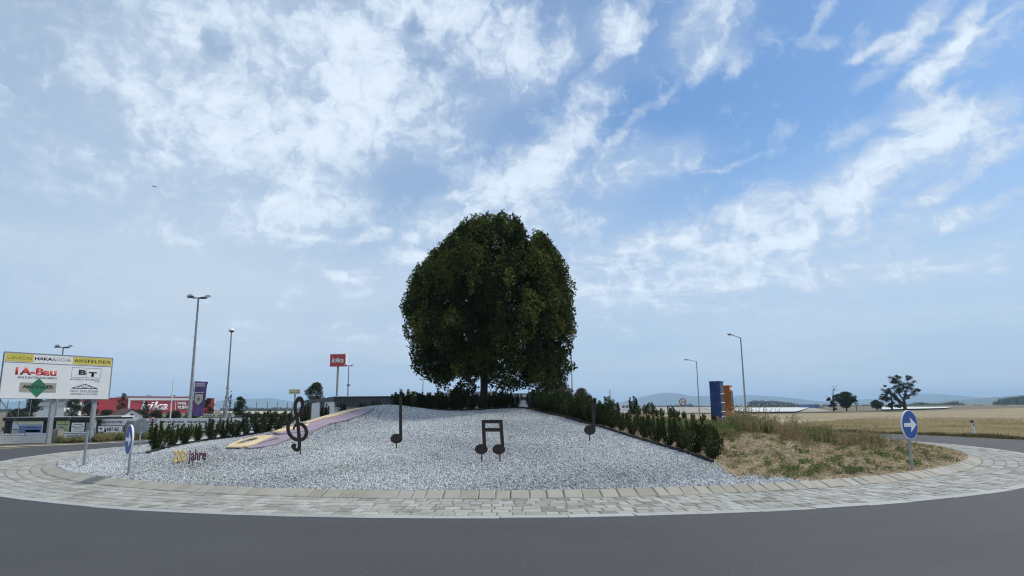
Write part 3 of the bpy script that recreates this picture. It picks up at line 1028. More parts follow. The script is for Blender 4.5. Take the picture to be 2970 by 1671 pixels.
# dry tufts
n = 2600
r = 15.1 * np.sqrt(rg.random(n)); t = rg.uniform(0, 2 * math.pi, n)
x, y = CX + r * np.sin(t), CY - r * np.cos(t)
g = inside_poly(x, y, bound) & (y < 36); x, y = x[g], y[g]; n = len(x)
m_ = 34
sz = np.repeat(rg.uniform(.6, 1.5, n), m_)
xx, yy = np.repeat(x, m_) + rg.normal(0, .05, n * m_) * sz, np.repeat(y, m_) + rg.normal(0, .05, n * m_) * sz
D = rg.normal(0, .75, (n * m_, 3)) + np.repeat(np.stack([rg.normal(0, .5, n), rg.normal(0, .5, n), np.zeros(n)], 1), m_, 0); D[:, 2] = 1
v = leaves(np.stack([xx, yy, H(xx, yy)], 1), D, rg.normal(0, 1, (n * m_, 3)), rg.uniform(.05, .13, n * m_) * sz, rg.uniform(.007, .014, n * m_))
tn_ = np.clip(np.repeat(rg.choice([.25, .55, .75, .9], n), m_) + rg.normal(0, .12, n * m_), 0, 1)
prop(link('dry_tufts', quads_mesh('dry_tufts', v, tn_), M_dry), kind='stuff')
# lying straw and standing dry stalks
n = 9000
r = 15.2 * np.sqrt(rg.random(n)); t = rg.uniform(0, 2 * math.pi, n)
x, y = CX + r * np.sin(t), CY - r * np.cos(t)
g = inside_poly(x, y, bound) & (y < 34); x, y = x[g], y[g]; n = len(x)
D = rg.normal(0, 1, (n, 3)); D[:, 2] = rg.uniform(-.02, .18, n)
v = leaves(np.stack([x, y, H(x, y) + .035], 1), D, np.tile([0, 0, 1.0], (n, 1)) + rg.normal(0, .3, (n, 3)), rg.uniform(.10, .32, n), rg.uniform(.008, .016, n))
prop(link('straw', quads_mesh('straw', v, np.clip(rg.normal(.85, .15, n), 0, 1)), M_dry), kind='stuff')
Cs, Ls = [], []
for i in range(420):
    s_ = rg.uniform(0, len(band) - 1.001); j = int(s_); f_ = s_ - j
    c = hit(band[j][0] * (1 - f_) + band[j + 1][0] * f_ + rg.normal(0, 16), band[j][1] * (1 - f_) + band[j + 1][1] * f_ + rg.normal(0, 8))
    if math.hypot(c.x - CX, c.y - CY) < 15:
        Cs.append(c); Ls.append(rg.uniform(.25, .75) * (1.2 if s_ < 3 else .8))
n = len(Cs); Cs = np.array(Cs); Ls = np.array(Ls)
D = rg.normal(0, .12, (n, 3)); D[:, 2] = 1
v = [leaves(Cs, D, rg.normal(0, 1, (n, 3)), Ls, np.full(n, .012))]
tq = [np.clip(rg.normal(.8, .15, n), 0, 1)]
tip = Cs + unit(D) * Ls[:, None] * .96
for q in range(7):
    v.append(leaves(tip - unit(D) * (q * .022), rg.normal(0, .6, (n, 3)) + np.array([0, 0, .8]), rg.normal(0, 1, (n, 3)), rg.uniform(.03, .07, n), rg.uniform(.012, .03, n)))
    tq.append(np.clip(rg.normal(.7, .2, n), 0, 1))
prop(link('dry_stalks', quads_mesh('dry_stalks', np.concatenate(v), np.concatenate(tq)), M_weed), kind='stuff')
# few weeds in the gravel
Vv, Tt = [], []
for (px, py) in [(557, 1362), (645, 1306), (1478, 1275), (1575, 1210), (1250, 1330), (1830, 1390)]:
    c = hit(px, py)
    for q in range(3):
        x_, y_ = c.x + rg.normal(0, .1), c.y + rg.normal(0, .15)
        weed((x_, y_, float(H(x_, y_))), rg.uniform(.03, .09), .08, .45, 3, 9, .03)
prop(link('gravel_weeds', quads_mesh('gravel_weeds', np.concatenate(Vv), np.concatenate(Tt)), M_weed), kind='stuff')

# black edging bands round the beds
def edging(name, pts, label):
    pp = smooth_path([Vector((p[0], p[1])) for p in pts], 8)
    mb = MB(); vs = []
    for i, p in enumerate(pp):
        d = (pp[min(i + 1, len(pp) - 1)] - pp[max(i - 1, 0)]).normalized()
        nn = Vector((-d.y, d.x)) * .035
        w_ = .008 * math.sin(i * 1.7)
        for q, top in ((p + nn, 0), (p + nn, 1), (p - nn, 1), (p - nn, 0)):
            z_ = float(H(p.x, p.y))
            vs.append((q.x, q.y, z_ + ((.075 + w_) if top else -.06)))
    for i in range(len(pp) - 1):
        for k2 in range(4):
            q = (k2 + 1) % 4
            mb.f.append((i * 4 + k2, i * 4 + q, i * 4 + 4 + q, i * 4 + 4 + k2))
    mb.v = vs
    mb.f += [(0, 1, 2, 3), tuple((len(pp) - 1) * 4 + k2 for k2 in (3, 2, 1, 0))]
    o = mb.build(name, mat('edging_timber', (.040, .036, .034), .9, (.022, .020, .020), 3, bump=.3, coords='World'))
    return prop(o, label, 'edging')
edging('bed_edging', [(p.x, p.y) for p in EDGE_R] + [(.8, 25.6), (.35, 26.2)], 'dark timber edging along the hedge down the right slope')
edging('bed_edging', EDGE_T, 'dark timber edging across the crest in front of the tree')
edging('bed_edging', EDGE_L, 'dark timber edging under the row of shrubs on the left slope')

# ================================================================== THE TREE
def make_leaf_cloud(clumps, per, leafL, rg, up=.45, shell=.62):
    """clumps: (x,y,z,rx,rz,tint)"""
    Cc, Dd, Nn, Ll, Ti = [], [], [], [], []
    for (x_, y_, z_, rx, rz, tn) in clumps:
        n_ = int(per * (rx * rx * rz) ** .62 / (.45 ** 1.86))
        d = unit(rg.normal(0, 1, (n_, 3)))
        rad = shell + (1 - shell) * rg.random((n_, 1)) ** .5
        rad = np.where(rg.random((n_, 1)) < .18, rad * rg.uniform(.3, 1.25, (n_, 1)), rad)
        s3 = np.array([rx, rx, rz])
        hh = d[:, 2:3]
        taper = np.where(hh > 0, 1 - .55 * hh, 1.0)          # pointed tops
        off_ = d * rad * s3
        off_[:, :2] *= taper
        Cc.append(np.array([x_, y_, z_]) + off_)
        Dd.append(d * .7 + rg.normal(0, .6, (n_, 3)) + np.array([0, 0, -.35 + up * .2]))
        Nn.append(d + rg.normal(0, .55, (n_, 3)) + np.array([0, 0, up]))
        Ll.append(leafL * rg.uniform(.6, 1.25, n_))
        Ti.append(np.clip(tn + rg.normal(0, .09, n_), 0, 1))
    C, D, Nr, L, T = map(np.concatenate, (Cc, Dd, Nn, Ll, Ti))
    return leaves(C, D, Nr, L, L * .8), T
TY = 27.5
rowsL = [(1101, 1296, 1612), (1088, 1250, 1640), (1050, 1193, 1655), (1000, 1180, 1668), (950, 1163, 1676), (900, 1161, 1676), (850, 1172, 1668), (800, 1198, 1652),
         (770, 1222, 1640), (740, 1252, 1622), (712, 1282, 1600), (688, 1312, 1565), (668, 1345, 1528), (652, 1378, 1492), (643, 1405, 1455)]
pz, pl_, pr_ = [], [], []
for (py, l, r_) in rowsL:
    pz.append(P(l, py, TY).z); pl_.append(P(l, py, TY).x); pr_.append(P(r_, py, TY).x)
pz, pl_, pr_ = map(np.array, (pz, pl_, pr_))
def crown_at(z):
    a, b = np.interp(z, pz, pl_), np.interp(z, pz, pr_)
    return (a + b) / 2, (b - a) / 2
rg = np.random.default_rng(31)
clumps = []
zlo, zhi = pz[0], pz[-1]
tries = 0
while len(clumps) < 430:
    z_ = rg.uniform(zlo + .1, zhi - .1)
    c_, hw = crown_at(z_)
    if rg.random() > (hw / 3.8) ** 1.0:
        continue
    a = rg.uniform(0, 2 * math.pi)
    rz = rg.uniform(.36, .68); rx = rz * rg.uniform(.58, .85)
    q = rg.uniform(.80, 1.0) if rg.random() < .8 else rg.uniform(.45, .8)
    rad = max(0, hw * q - rx * .80)
    x_, y_ = c_ + rad * math.cos(a), TY + rad * math.sin(a) * .98
    # keep a few openings: drop clumps that crowd each other
    if any((x_ - k3[0]) ** 2 + (y_ - k3[1]) ** 2 + (z_ - k3[2]) ** 2 < (.30) ** 2 for k3 in clumps):
        tries += 1
        if tries < 6000:
            continue
    clumps.append((x_, y_, z_, rx, rz, float(np.clip(rg.normal(.46, .30), .0, 1.0))))
for (px, py) in [(1235, 765), (1250, 742), (1265, 722), (1288, 702), (1222, 792), (1310, 690), (1240, 790), (1270, 750), (1205, 820), (1300, 720), (1330, 668), (1560, 700), (1590, 730), (1610, 760)]:
    p = P(px + 12, py + 12, TY + rg.uniform(-.9, .3))
    clumps.append((p.x, p.y, p.z, .36, .46, float(np.clip(rg.normal(.5, .2), .1, .9))))
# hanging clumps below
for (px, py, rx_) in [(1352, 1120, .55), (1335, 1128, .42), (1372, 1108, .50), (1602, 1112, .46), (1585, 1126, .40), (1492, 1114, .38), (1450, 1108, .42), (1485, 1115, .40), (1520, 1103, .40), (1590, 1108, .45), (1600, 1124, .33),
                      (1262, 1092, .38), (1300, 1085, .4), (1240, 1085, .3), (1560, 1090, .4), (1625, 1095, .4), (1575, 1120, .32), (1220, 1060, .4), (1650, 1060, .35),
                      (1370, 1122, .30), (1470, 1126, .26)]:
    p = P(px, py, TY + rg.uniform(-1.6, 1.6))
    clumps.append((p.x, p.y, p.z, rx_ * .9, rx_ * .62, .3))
for (py_, lx_, rx2) in rowsL[1:-1]:
    for q_ in range(2):
        for side in (lx_, rx2):
            inx = 34 if side == lx_ else -34
            p = P(side + inx, py_ + rg.uniform(-14, 14), TY + rg.uniform(-.6, .6))
            clumps.append((p.x, p.y, p.z, .40, .50, float(np.clip(rg.normal(.5, .15), .1, .9))))
# upright shoots round the outline
for i in range(170):
    z_ = rg.uniform(zlo + 1.6, zhi + .02)
    c_, hw = crown_at(min(z_, zhi))
    a = rg.uniform(0, 2 * math.pi)
    rad = hw * rg.uniform(.86, 1.0)
    clumps.append((c_ + rad * math.cos(a), TY + rad * math.sin(a), z_ + rg.uniform(-.10, .14), rg.uniform(.06, .12), rg.uniform(.20, .36), .62))
for (px, py, s_) in [(1556, 712, .42), (1568, 700, .34), (1580, 722, .42), (1598, 742, .40), (1556, 740, .45), (1575, 765, .5)]:
    p = P(px, py, TY + rg.uniform(-.8, .2))
    clumps.append((p.x, p.y, p.z, s_, s_ * 1.2, .6))
clumps = [c for c in clumps if not (abs(c[0] - P(1530, 690, TY).x) < .26 and c[2] > P(1530, 735, TY).z)]
for (px, py) in [(1401, 636), (1432, 638), (1485, 655), (1556, 682), (1337, 665), (1258, 732), (1368, 646), (1508, 668), (1590, 708), (1290, 710), (1622, 752), (1204, 805), (1663, 828), (1572, 680), (1450, 640)]:
    p = P(px, py + 8, TY + rg.uniform(-.5, .5))
    clumps.append((p.x, p.y, p.z, .13, .34, .66))
tx_ = P(1403, 1178, TY).x
clumps = [c for c in clumps if not (abs(c[0] - tx_) < .30 + c[3] * .8 and c[2] < P(1403, 1078, TY).z and c[1] < TY + .6)]
v, tt = make_leaf_cloud(clumps, 345, .098, rg)
# inner foliage
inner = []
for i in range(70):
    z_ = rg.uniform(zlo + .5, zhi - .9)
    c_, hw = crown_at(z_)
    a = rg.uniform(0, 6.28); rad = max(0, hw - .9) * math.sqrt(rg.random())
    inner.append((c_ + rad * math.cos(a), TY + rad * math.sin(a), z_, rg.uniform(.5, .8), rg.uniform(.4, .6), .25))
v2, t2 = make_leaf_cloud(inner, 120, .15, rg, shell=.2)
tree = thing('linden_tree', 'large dense rounded linden tree standing on the crest of the gravel mound', 'tree', (0, 0, 0))
tx = P(1403, 1178, TY).x
tree.location = (tx, TY, float(H(tx, TY)))
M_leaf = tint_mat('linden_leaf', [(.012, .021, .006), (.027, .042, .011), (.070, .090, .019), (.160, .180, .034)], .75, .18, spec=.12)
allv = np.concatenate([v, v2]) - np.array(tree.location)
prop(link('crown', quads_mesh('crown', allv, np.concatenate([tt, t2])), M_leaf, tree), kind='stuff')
z0 = tree.location.z
mb = MB()
mb.tube([(0, 0, -.15), (.0, 0, .05), (.01, 0, .6), (.02, 0, 1.4), (.0, .03, 2.4), (.05, 0, 4.0), (.08, .05, 6.0)], [.24, .185, .155, .15, .14, .09, .03], 14)
mb.build('trunk', M_bark, tree, smooth=True)
for i in range(16):
    a = i * 2.4 + rg.uniform(-.3, .3); h0 = .95 + i * .26
    zt = h0 + rg.uniform(.6, 1.6)
    c_, hw = crown_at(z0 + zt)
    rad = hw * .72
    mid = (rad * .45 * math.cos(a), rad * .45 * math.sin(a), h0 + (zt - h0) * .6)
    mb = MB()
    mb.tube([(0, 0, h0), mid, (c_ - tx + rad * math.cos(a), rad * math.sin(a), zt)], [.07, .045, .015], 7)
    mb.build('branch', M_bark, tree, smooth=True)

# ================================================================== YEW SHRUBS OF THE HEDGES
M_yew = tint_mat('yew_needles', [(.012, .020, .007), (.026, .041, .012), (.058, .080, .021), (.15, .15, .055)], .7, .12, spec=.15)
def yew_mesh(seed, h=.80, w=.22, ns=9, full=1.0):
    rg = np.random.default_rng(seed)
    Vs, Ts = [], []
    for s_ in range(ns):
        a = s_ * 2.4 + rg.uniform(-.4, .4)
        out = w * math.sqrt((s_ + .5) / ns) * rg.uniform(.75, 1.15)
        hh = h * (1.02 - .30 * (out / w) ** 2) * rg.uniform(.72, 1.12)
        base_ = np.array([out * .35 * math.cos(a), out * .35 * math.sin(a), 0.0])
        tip = np.array([out * 1.15 * math.cos(a), out * 1.15 * math.sin(a), hh])
        n_ = int(300 * full)
        u = rg.random(n_) ** .85
        bend = np.stack([np.cos(a) * np.sin(u * 3.1) * .05, np.sin(a) * np.sin(u * 3.1) * .05, u * 0], 1)
        thick = (.010 + .036 * np.sin(np.clip(u * 1.15, 0, 1) * 3.14) ** .7) * rg.uniform(.8, 1.2)
        d = unit(rg.normal(0, 1, (n_, 3)) * np.array([1, 1, .5]))
        C = base_ + (tip - base_) * u[:, None] + bend + d * (thick * rg.random(n_) ** .4)[:, None]
        D = d * .8 + np.array([0, 0, .9]) + rg.normal(0, .3, (n_, 3))
        Vs.append(leaves(C, D, rg.normal(0, 1, (n_, 3)), .035 + .035 * rg.random(n_), .012 + .016 * rg.random(n_)))
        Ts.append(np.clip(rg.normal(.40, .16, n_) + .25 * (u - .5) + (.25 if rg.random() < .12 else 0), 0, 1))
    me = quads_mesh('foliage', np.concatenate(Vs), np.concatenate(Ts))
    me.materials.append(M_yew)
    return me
YEW = [yew_mesh(100 + i, w=.19 + .015 * (i % 4), ns=8 + i % 4) for i in range(8)]
stem_mb = MB()
for a in range(5):
    t = a * 1.257
    stem_mb.tube([(0, 0, -.04), (.05 * math.cos(t), .05 * math.sin(t), .2), (.12 * math.cos(t), .12 * math.sin(t), .5)], [.012, .009, .004], 5)
stem_me = stem_mb.mesh('stem'); stem_me.materials.append(M_bark)
def shrub(x, y, label, group, s=1.0, var=None, sx=1.0):
    o = thing('yew_shrub', label, 'shrub', (x, y, float(H(x, y)) - .01), rng.uniform(0, 6.28), group)
    sc_ = s * rng.uniform(.82, 1.16)
    o.scale = (sc_ * sx, sc_ * sx, sc_ * rng.uniform(.92, 1.08))
    link('foliage', YEW[int(rng.integers(8)) if var is None else var], None, o)
    link('stem', stem_me, None, o)
    return o
# left row: the ones seen one by one, then on behind the figure
lefts = [(452, 1309), (497, 1298), (534, 1291), (572, 1283), (612, 1277), (649, 1273), (683, 1268), (712, 1263), (747, 1258), (776, 1254), (806, 1250)]
for i, (px, py) in enumerate(lefts):
    p = hit(px, py)
    shrub(p.x, p.y, ordinal(i) + ' yew shrub from the lower left end of the left hedge row', 'yew shrubs of the left hedge row', [.95, .85, .78, .80, .85, .78, .85, .85, .9, .9, .9][i])
more = [(-8.3, 24.6), (-7.9, 25.2), (-7.3, 25.8), (-6.75, 26.3), (-6.1, 26.9), (-5.6, 27.3)]
for i, (x_, y_) in enumerate(more):
    shrub(x_, y_, ordinal(i) + ' yew shrub behind the treble clef and flat figure, counted from the clef', 'yew shrubs behind the flat figure', .85)
crest = [x_ for x_ in np.arange(-4.6, 0.0, .36)]
kq = 0
for i, x_ in enumerate(crest):
    if abs(x_ - tx) < .27:
        continue
    shrub(x_, 26.65 + .12 * math.sin(i * 2.3) - .05 * abs(x_), ordinal(kq) + ' yew shrub from the left in the dense hedge under the tree', 'yew shrubs of the crest hedge', .95, sx=1.35)
    kq += 1
for j, (x_, y_) in enumerate([(-4.3, 27.5), (-3.6, 27.6), (-2.9, 27.5), (-2.3, 27.6), (-1.75, 27.9), (-1.35, 28.0), (-.95, 27.9), (-.5, 27.8), (.05, 27.7)]):
    shrub(x_, y_, ordinal(j) + ' yew shrub from the left in the second line behind the crest hedge', 'yew shrubs behind the crest hedge', 1.0, sx=1.3)
# right row, along the edging and just behind it
pp = smooth_path([Vector((p.x, p.y)) for p in EDGE_R][::-1], 30)
pp = smooth_path([Vector((.45, 26.3)), Vector((.95, 25.2))] + [Vector((p.x, p.y)) for p in EDGE_R][::-1], 30)
acc, last, k2 = 0, pp[0], 0
spots = []
gap_ = .34
for i, p in enumerate(pp[1:]):
    acc += (p - last).length; last = p
    if acc >= gap_:
        acc = 0
        spots.append((p.x + .26, p.y + .20))
        gap_ = .40 if p.y > 20.5 else .60
for i, (x_, y_) in enumerate(spots):
    sf = .95
    shrub(x_, y_, ordinal(i) + ' yew shrub from the tree down the hedge on the right slope', 'yew shrubs of the right hedge row', sf * (1.08 if i > len(spots) - 3 else 1.0), sx=1.45 if y_ > 21 else 1.05)
for i, (x_, y_) in enumerate([(1.2, 26.6), (1.6, 25.8), (1.95, 25.0), (2.3, 24.2), (2.55, 23.3)]):
    shrub(x_, y_, ordinal(i) + ' yew shrub from the tree in the second line behind the right hedge', 'yew shrubs behind the right hedge', 1.0, sx=1.2)
# far row on the back of the bank
far = [(1838, 1207), (1852, 1210), (1872, 1206), (1888, 1203), (1905, 1213), (1920, 1212), (1948, 1218), (1962, 1220), (1985, 1222), (2010, 1226), (2040, 1230), (2070, 1233)]
for i, (px, py) in enumerate(far):
    p = hit(px, py)
    y_ = min(p.y + 1.0, 33)
    shrub(p.x * y_ / p.y, y_, ordinal(i) + ' small yew shrub from the left on the far rim of the dry bank', 'small yew shrubs on the far rim', .5 + .25 * (i in (3, 0, 6)))

# ================================================================== MUSIC SIGNS
def at_plane(px, py, o, Y):
    p = P(px, py, Y)
    return (p.x - o.x, p.z - o.z)
def note(label, base, Y, strokes, heads, posts):
    o0 = Vector((P(base[0], base[1], Y).x, Y, float(H(P(base[0], base[1], Y).x, Y))))
    t = thing('note_sculpture', label, 'sculpture', o0, 0, 'rusty steel music notes')
    off_ = P(base[0], base[1], Y).z - o0.z
    L = lambda q: (P(q[0], q[1], Y).x - o0.x, P(q[0], q[1], Y).z - o0.z - off_)
    k3 = Y / FPX
    for (cx_, cy_, rx, ry) in heads:
        c = L((cx_, cy_))
        MB().plate(ellipse(c[0], c[1], rx * k3, ry * k3), -.008, .008).build('note_head', M_rust, t)
    for i, (a, b, wd) in enumerate(strokes):
        th = .0072 - .0005 * i
        MB().ribbon([L(a), L(b)], wd * k3, -th, th).build('stem' if i < len(heads) else 'beam', M_rust, t)
    for (a, b) in posts:
        p, q = L(a), L(b)
        MB().box(p[0] - .014, p[0] + .014, -.0055, .0055, q[1] - .2, p[1]).build('post', M_rust, t)
    return t
p = hit(1150, 1303)
note('single rusty steel note left of the beamed pair, its stem reaching the hedge', (1150, 1303), p.y,
     [((1162, 1272), (1162, 1149), 8.5)], [(1150, 1272.5, 17, 13.5)], [((1149.5, 1284), (1149.5, 1303))])
p = hit(1424, 1341)
note('pair of rusty steel notes joined by two beams in the middle of the gravel', (1424, 1341.5), p.y,
     [((1405, 1296), (1402, 1219), 10.0), ((1458, 1296), (1452, 1219), 10.0), ((1399, 1223.5), (1458, 1223.5), 10), ((1399, 1247.5), (1459, 1247.5), 10)],
     [(1396, 1303.5, 18, 14), (1446.5, 1304, 18, 14)], [((1397.5, 1316), (1397.5, 1341)), ((1450, 1316), (1450, 1341))])
p = hit(1709, 1281)
note('single rusty steel note on the right against the right hedge', (1709, 1281), p.y,
     [((1722, 1248), (1721, 1166), 10.0)], [(1711, 1247.5, 16.5, 13.5)], [((1710, 1260), (1710, 1281))])
# treble clef
p = hit(871, 1321)
YC = p.y
o0 = Vector((P(871, 1321, YC).x, YC, p.z))
t = thing('treble_clef_sculpture', 'tall rusty steel treble clef standing in the gravel beside the flat figure', 'sculpture', o0, 0)
def LC(q):
    pp_ = P(780 + q[0] / 6.588, 1120 + q[1] / 6.588, YC)
    return Vector((pp_.x - o0.x, pp_.z - o0.z))
k3 = YC / FPX
body = [(468, 840), (478, 790), (515, 748), (575, 728), (640, 742), (695, 800), (717, 875), (703, 950), (655, 1010), (575, 1030), (480, 1005), (410, 940), (372, 860), (366, 770),
        (400, 690), (470, 630), (540, 570), (605, 500), (640, 420), (645, 340), (622, 262), (583, 228), (545, 262), (510, 330), (500, 400), (508, 480), (528, 570), (548, 690), (563, 820),
        (575, 960), (583, 1090), (578, 1180), (548, 1222), (498, 1208), (465, 1165), (458, 1120)]
sp = smooth_path([LC(q) for q in body], 5)
wd = []
for i in range(len(sp)):
    u = i / (len(sp) - 1)
    w_ = 9.6
    if u < .05: w_ = 3 + 90 * u
    if .44 < u < .62: w_ = 10.6
    wd.append(w_ * k3)
h1 = int(len(sp) * .60)
MB().ribbon(sp[:h1 + 1], wd[:h1 + 1], -.008, .008).build('clef_body', M_rust, t)
MB().ribbon(sp[h1:], wd[h1:], -.0068, .0068).build('clef_stem', M_rust, t)
c = LC((480, 1140)); MB().plate(ellipse(c.x, c.y, 6.2 * k3, 6.6 * k3), -.0078, .0078).build('clef_knob', M_rust, t)
c = LC((580, 262)); MB().plate([(LC(q).x, LC(q).y) for q in [(530, 262), (583, 214), (640, 262), (640, 320), (585, 292), (535, 322)]], -.0058, .0058).build('clef_peak', M_rust, t)
c0, c1 = LC((600, 1235)), LC((600, 1320))
MB().box(c0.x - .014, c0.x + .014, -.005, .005, c1.y - .2, c0.y + .03).build('post', M_rust, t)

# ------------------------------------------------------------------ flat figure lying on the ridge
def flat_piece(name, poly, m, lift, parent, hole=None):
    """polygon given by picture points, laid on the slope"""
    def Z(p): return 640 + p[0] / 4.026, 1040 + p[1] / 4.026
    pts = [hit(*Z(p), lift=lift) for p in poly]
    bm = bmesh.new()
    top = [bm.verts.new(p) for p in pts]
    es = [bm.edges.new((top[i], top[(i + 1) % len(top)])) for i in range(len(top))]
    if hole:
        hp = [bm.verts.new(hit(*Z(p), lift=lift)) for p in hole]
        es += [bm.edges.new((hp[i], hp[(i + 1) % len(hp)])) for i in range(len(hp))]
    bmesh.ops.triangle_fill(bm, edges=es, use_beauty=True)
    bmesh.ops.recalc_face_normals(bm, faces=bm.faces)
    if sum(f.normal.z * f.calc_area() for f in bm.faces) < 0:
        bmesh.ops.reverse_faces(bm, faces=bm.faces)
    ex = bmesh.ops.extrude_face_region(bm, geom=list(bm.faces))
    for e in ex['geom']:
        if isinstance(e, bmesh.types.BMVert):
            e.co.z += .035
    bmesh.ops.recalc_face_normals(bm, faces=bm.faces)
    me = bpy.data.meshes.new(name)
    bm.to_mesh(me); bm.free()
    return link(name, me, m, parent)
M_cream = mat('cream_board', (.66, .54, .33), .7, (.58, .46, .27), 2, coords='World')
M_mauve = mat('mauve_board', (.31, .25, .31), .7, (.26, .205, .26), 2, coords='World')
fig = thing('flat_figure', 'long flat cream and mauve cut-out figure lying on the gravel ridge', 'sculpture', (0, 0, 0))
A1 = [(60, 1045), (105, 1012), (170, 985), (260, 955), (350, 930), (440, 914), (520, 907), (585, 912), (618, 914), (560, 940), (480, 975), (390, 1012), (310, 1035), (230, 1047), (140, 1045)]
Hh = [(165, 1006), (230, 975), (310, 950), (390, 936), (440, 938), (425, 955), (360, 978), (280, 1000), (200, 1010)]
P1 = [(300, 1052), (390, 1018), (480, 982), (560, 948), (630, 918), (700, 905), (800, 895), (880, 880), (960, 872), (1020, 868), (1150, 833), (1010, 878), (900, 912), (805, 945), (720, 985), (620, 1015), (520, 1040), (420, 1052), (340, 1060)]
P1h = [(420, 1012), (470, 992), (560, 965), (640, 945), (690, 942), (640, 965), (540, 990), (440, 1020)]
A2 = [(605, 868), (680, 838), (780, 815), (850, 800), (900, 785), (1030, 770), (1028, 787), (960, 802), (880, 825), (790, 848), (700, 868)]
P2 = [(640, 880), (720, 868), (800, 850), (890, 827), (970, 803), (1040, 785), (1010, 765), (1100, 738), (1180, 718), (1330, 684), (1480, 640), (1560, 615), (1640, 597), (1720, 588), (1795, 582), (1770, 605),
      (1710, 640), (1650, 668), (1560, 693), (1480, 722), (1380, 748), (1270, 768), (1190, 805), (1120, 833), (1030, 858), (900, 872), (780, 888), (690, 892)]
A3 = [(960, 758), (1040, 738), (1100, 715), (1160, 695), (1300, 655), (1420, 622), (1520, 602), (1600, 590), (1645, 592), (1560, 612), (1480, 637), (1330, 681), (1180, 713), (1100, 733), (1010, 760)]
flat_piece('cream_panel', A1, M_cream, .045, fig, Hh)
flat_piece('mauve_panel', P1, M_mauve, .025, fig, P1h)
flat_piece('cream_panel', A2, M_cream, .048, fig)
flat_piece('mauve_panel', P2, M_mauve, .028, fig)
flat_piece('cream_panel', A3, M_cream, .050, fig)

# ------------------------------------------------------------------ 200 jahre
M_gold = mat('gold_letters', (.72, .50, .17), .5, (.62, .43, .14), 5)
M_plum = mat('plum_letters', (.10, .028, .055), .6)
def stake_text(body, label, px, py, hpx, wpx, yaw, m, name, posts, py_base):
    p = hit(px, py_base)
    k3 = p.y / FPX
    t = thing(name, label, 'lettering', p, yaw)
    h, w = hpx * k3, wpx * k3 / abs(math.cos(yaw + math.atan2(p.x, p.y)))
    off_ = (py_base - py) * k3
    me = text_mesh(body, w, h, .018, bold=.028)
    link('letters', me, m, t, (0, 0, off_))
    for fx in posts:
        MB().box(fx * w - .007, fx * w + .007, .001, .009, -.12, off_ - h * .25).build('stake', M_dark if m is M_plum else M_galv, t)
    return t
stake_text('200', 'gold standing numerals reading 200 left of the plum letters', 518, 1324, 35, 31, R(52), M_gold, 'jubilee_numerals', (-.3, .3), 1345)
stake_text('jahre', 'plum coloured standing letters spelling jahre in the gravel', 570, 1326, 40, 45, R(38), M_plum, 'jubilee_letters', (-.25, .42), 1352)

# ================================================================== TRAFFIC SIGNS
def disc_y(mb, r, y0, y1, cz=0.0, n=40):
    return mb.plate(ellipse(0, cz, r, r, n), y0, y1)
def blue_arrow_sign(px_base, py_base, px_c, py_c, r, yaw, label):
    p = hit(px_base, py_base)
    k3 = p.y / FPX
    t = thing('direction_sign', label, 'traffic sign', p, yaw, 'round blue arrow signs on the island')
    zc = (py_base - py_c) * k3
    MB().tube([(0, .03, -.2), (0, .03, zc + r * .5)], .030, 12).build('post', M_galv, t, smooth=True)
    disc_y(MB(), r, -.030, -.004, zc).build('sign_back', M_galv, t)
    mb = MB(); n = 44
    a = ellipse(0, zc, r * 1.0, r * 1.0, n); b = ellipse(0, zc, r * .955, r * .955, n)
    vs = [(q[0], -.0335, q[1]) for q in a] + [(q[0], -.0335, q[1]) for q in b] + [(q[0], .004, q[1]) for q in a]
    fs = [(i, (i + 1) % n, (i + 1) % n + n, i + n) for i in range(n)] + [(i, i + 2 * n, (i + 1) % n + 2 * n, (i + 1) % n) for i in range(n)]
    mb.add([(q[0] * 1.006, q[1], (q[2] - zc) * 1.006 + zc) for q in vs], fs)
    mb.build('rim', M_white, t)
    face = disc_y(MB(), r * .945, -.036, -.0305, zc).build('sign_face', M_blue, t)
    s_ = r
    arrow = [(-.78 * s_, .13 * s_), (.10 * s_, .13 * s_), (.02 * s_, .52 * s_), (.80 * s_, 0), (.02 * s_, -.52 * s_), (.10 * s_, -.13 * s_), (-.78 * s_, -.13 * s_)]
    MB().plate([(x, z + zc) for x, z in arrow], -.0385, -.0365).build('arrow', M_txtw, face)
    MB().box(-.05, .05, -.004, .065, zc - .03, zc + .0).build('clamp', M_galv, t)
    return t
blue_arrow_sign(2650, 1361, 2634, 1239, .325, R(31), 'round blue sign with white arrow on the dry bank at the right')
blue_arrow_sign(368, 1378, 361, 1281, .33, R(-48), 'round blue sign with white arrow on the gravel at the far left')
# grey backs and bare posts at the left rim
p = hit(404, 1298)
t = thing('sign_seen_from_behind', 'round traffic sign seen from its grey back behind the left blue sign', 'traffic sign', p, R(205))
zc = (1298 - 1239) * p.y / FPX
MB().tube([(0, .03, -.2), (0, .03, zc + .1)], .028, 10).build('post', M_galv, t, smooth=True)
disc_y(MB(), .245, -.02, 0, zc).build('sign_back', mat('sign_back_grey', (.30, .32, .33), .5, (.24, .26, .27), 4), t)
MB().box(-.06, .06, 0, .06, zc - .02, zc + .02).build('clamp', M_galv, t)
p = hit(243, 1352)
t = thing('bare_post', 'bare galvanised steel post at the left rim of the gravel', 'post', p, 0)
zt = (1352 - 1253) * p.y / FPX
MB().tube([(0, 0, -.2), (0, 0, zt)], .032, 12).build('pole', M_galv, t, smooth=True)
MB().tube([(0, 0, zt), (0, 0, zt + .015)], .035, 12).build('cap', M_dark, t)
MB().box(-.05, .05, -.05, .05, -.02, .02).build('foot', M_dark, t)
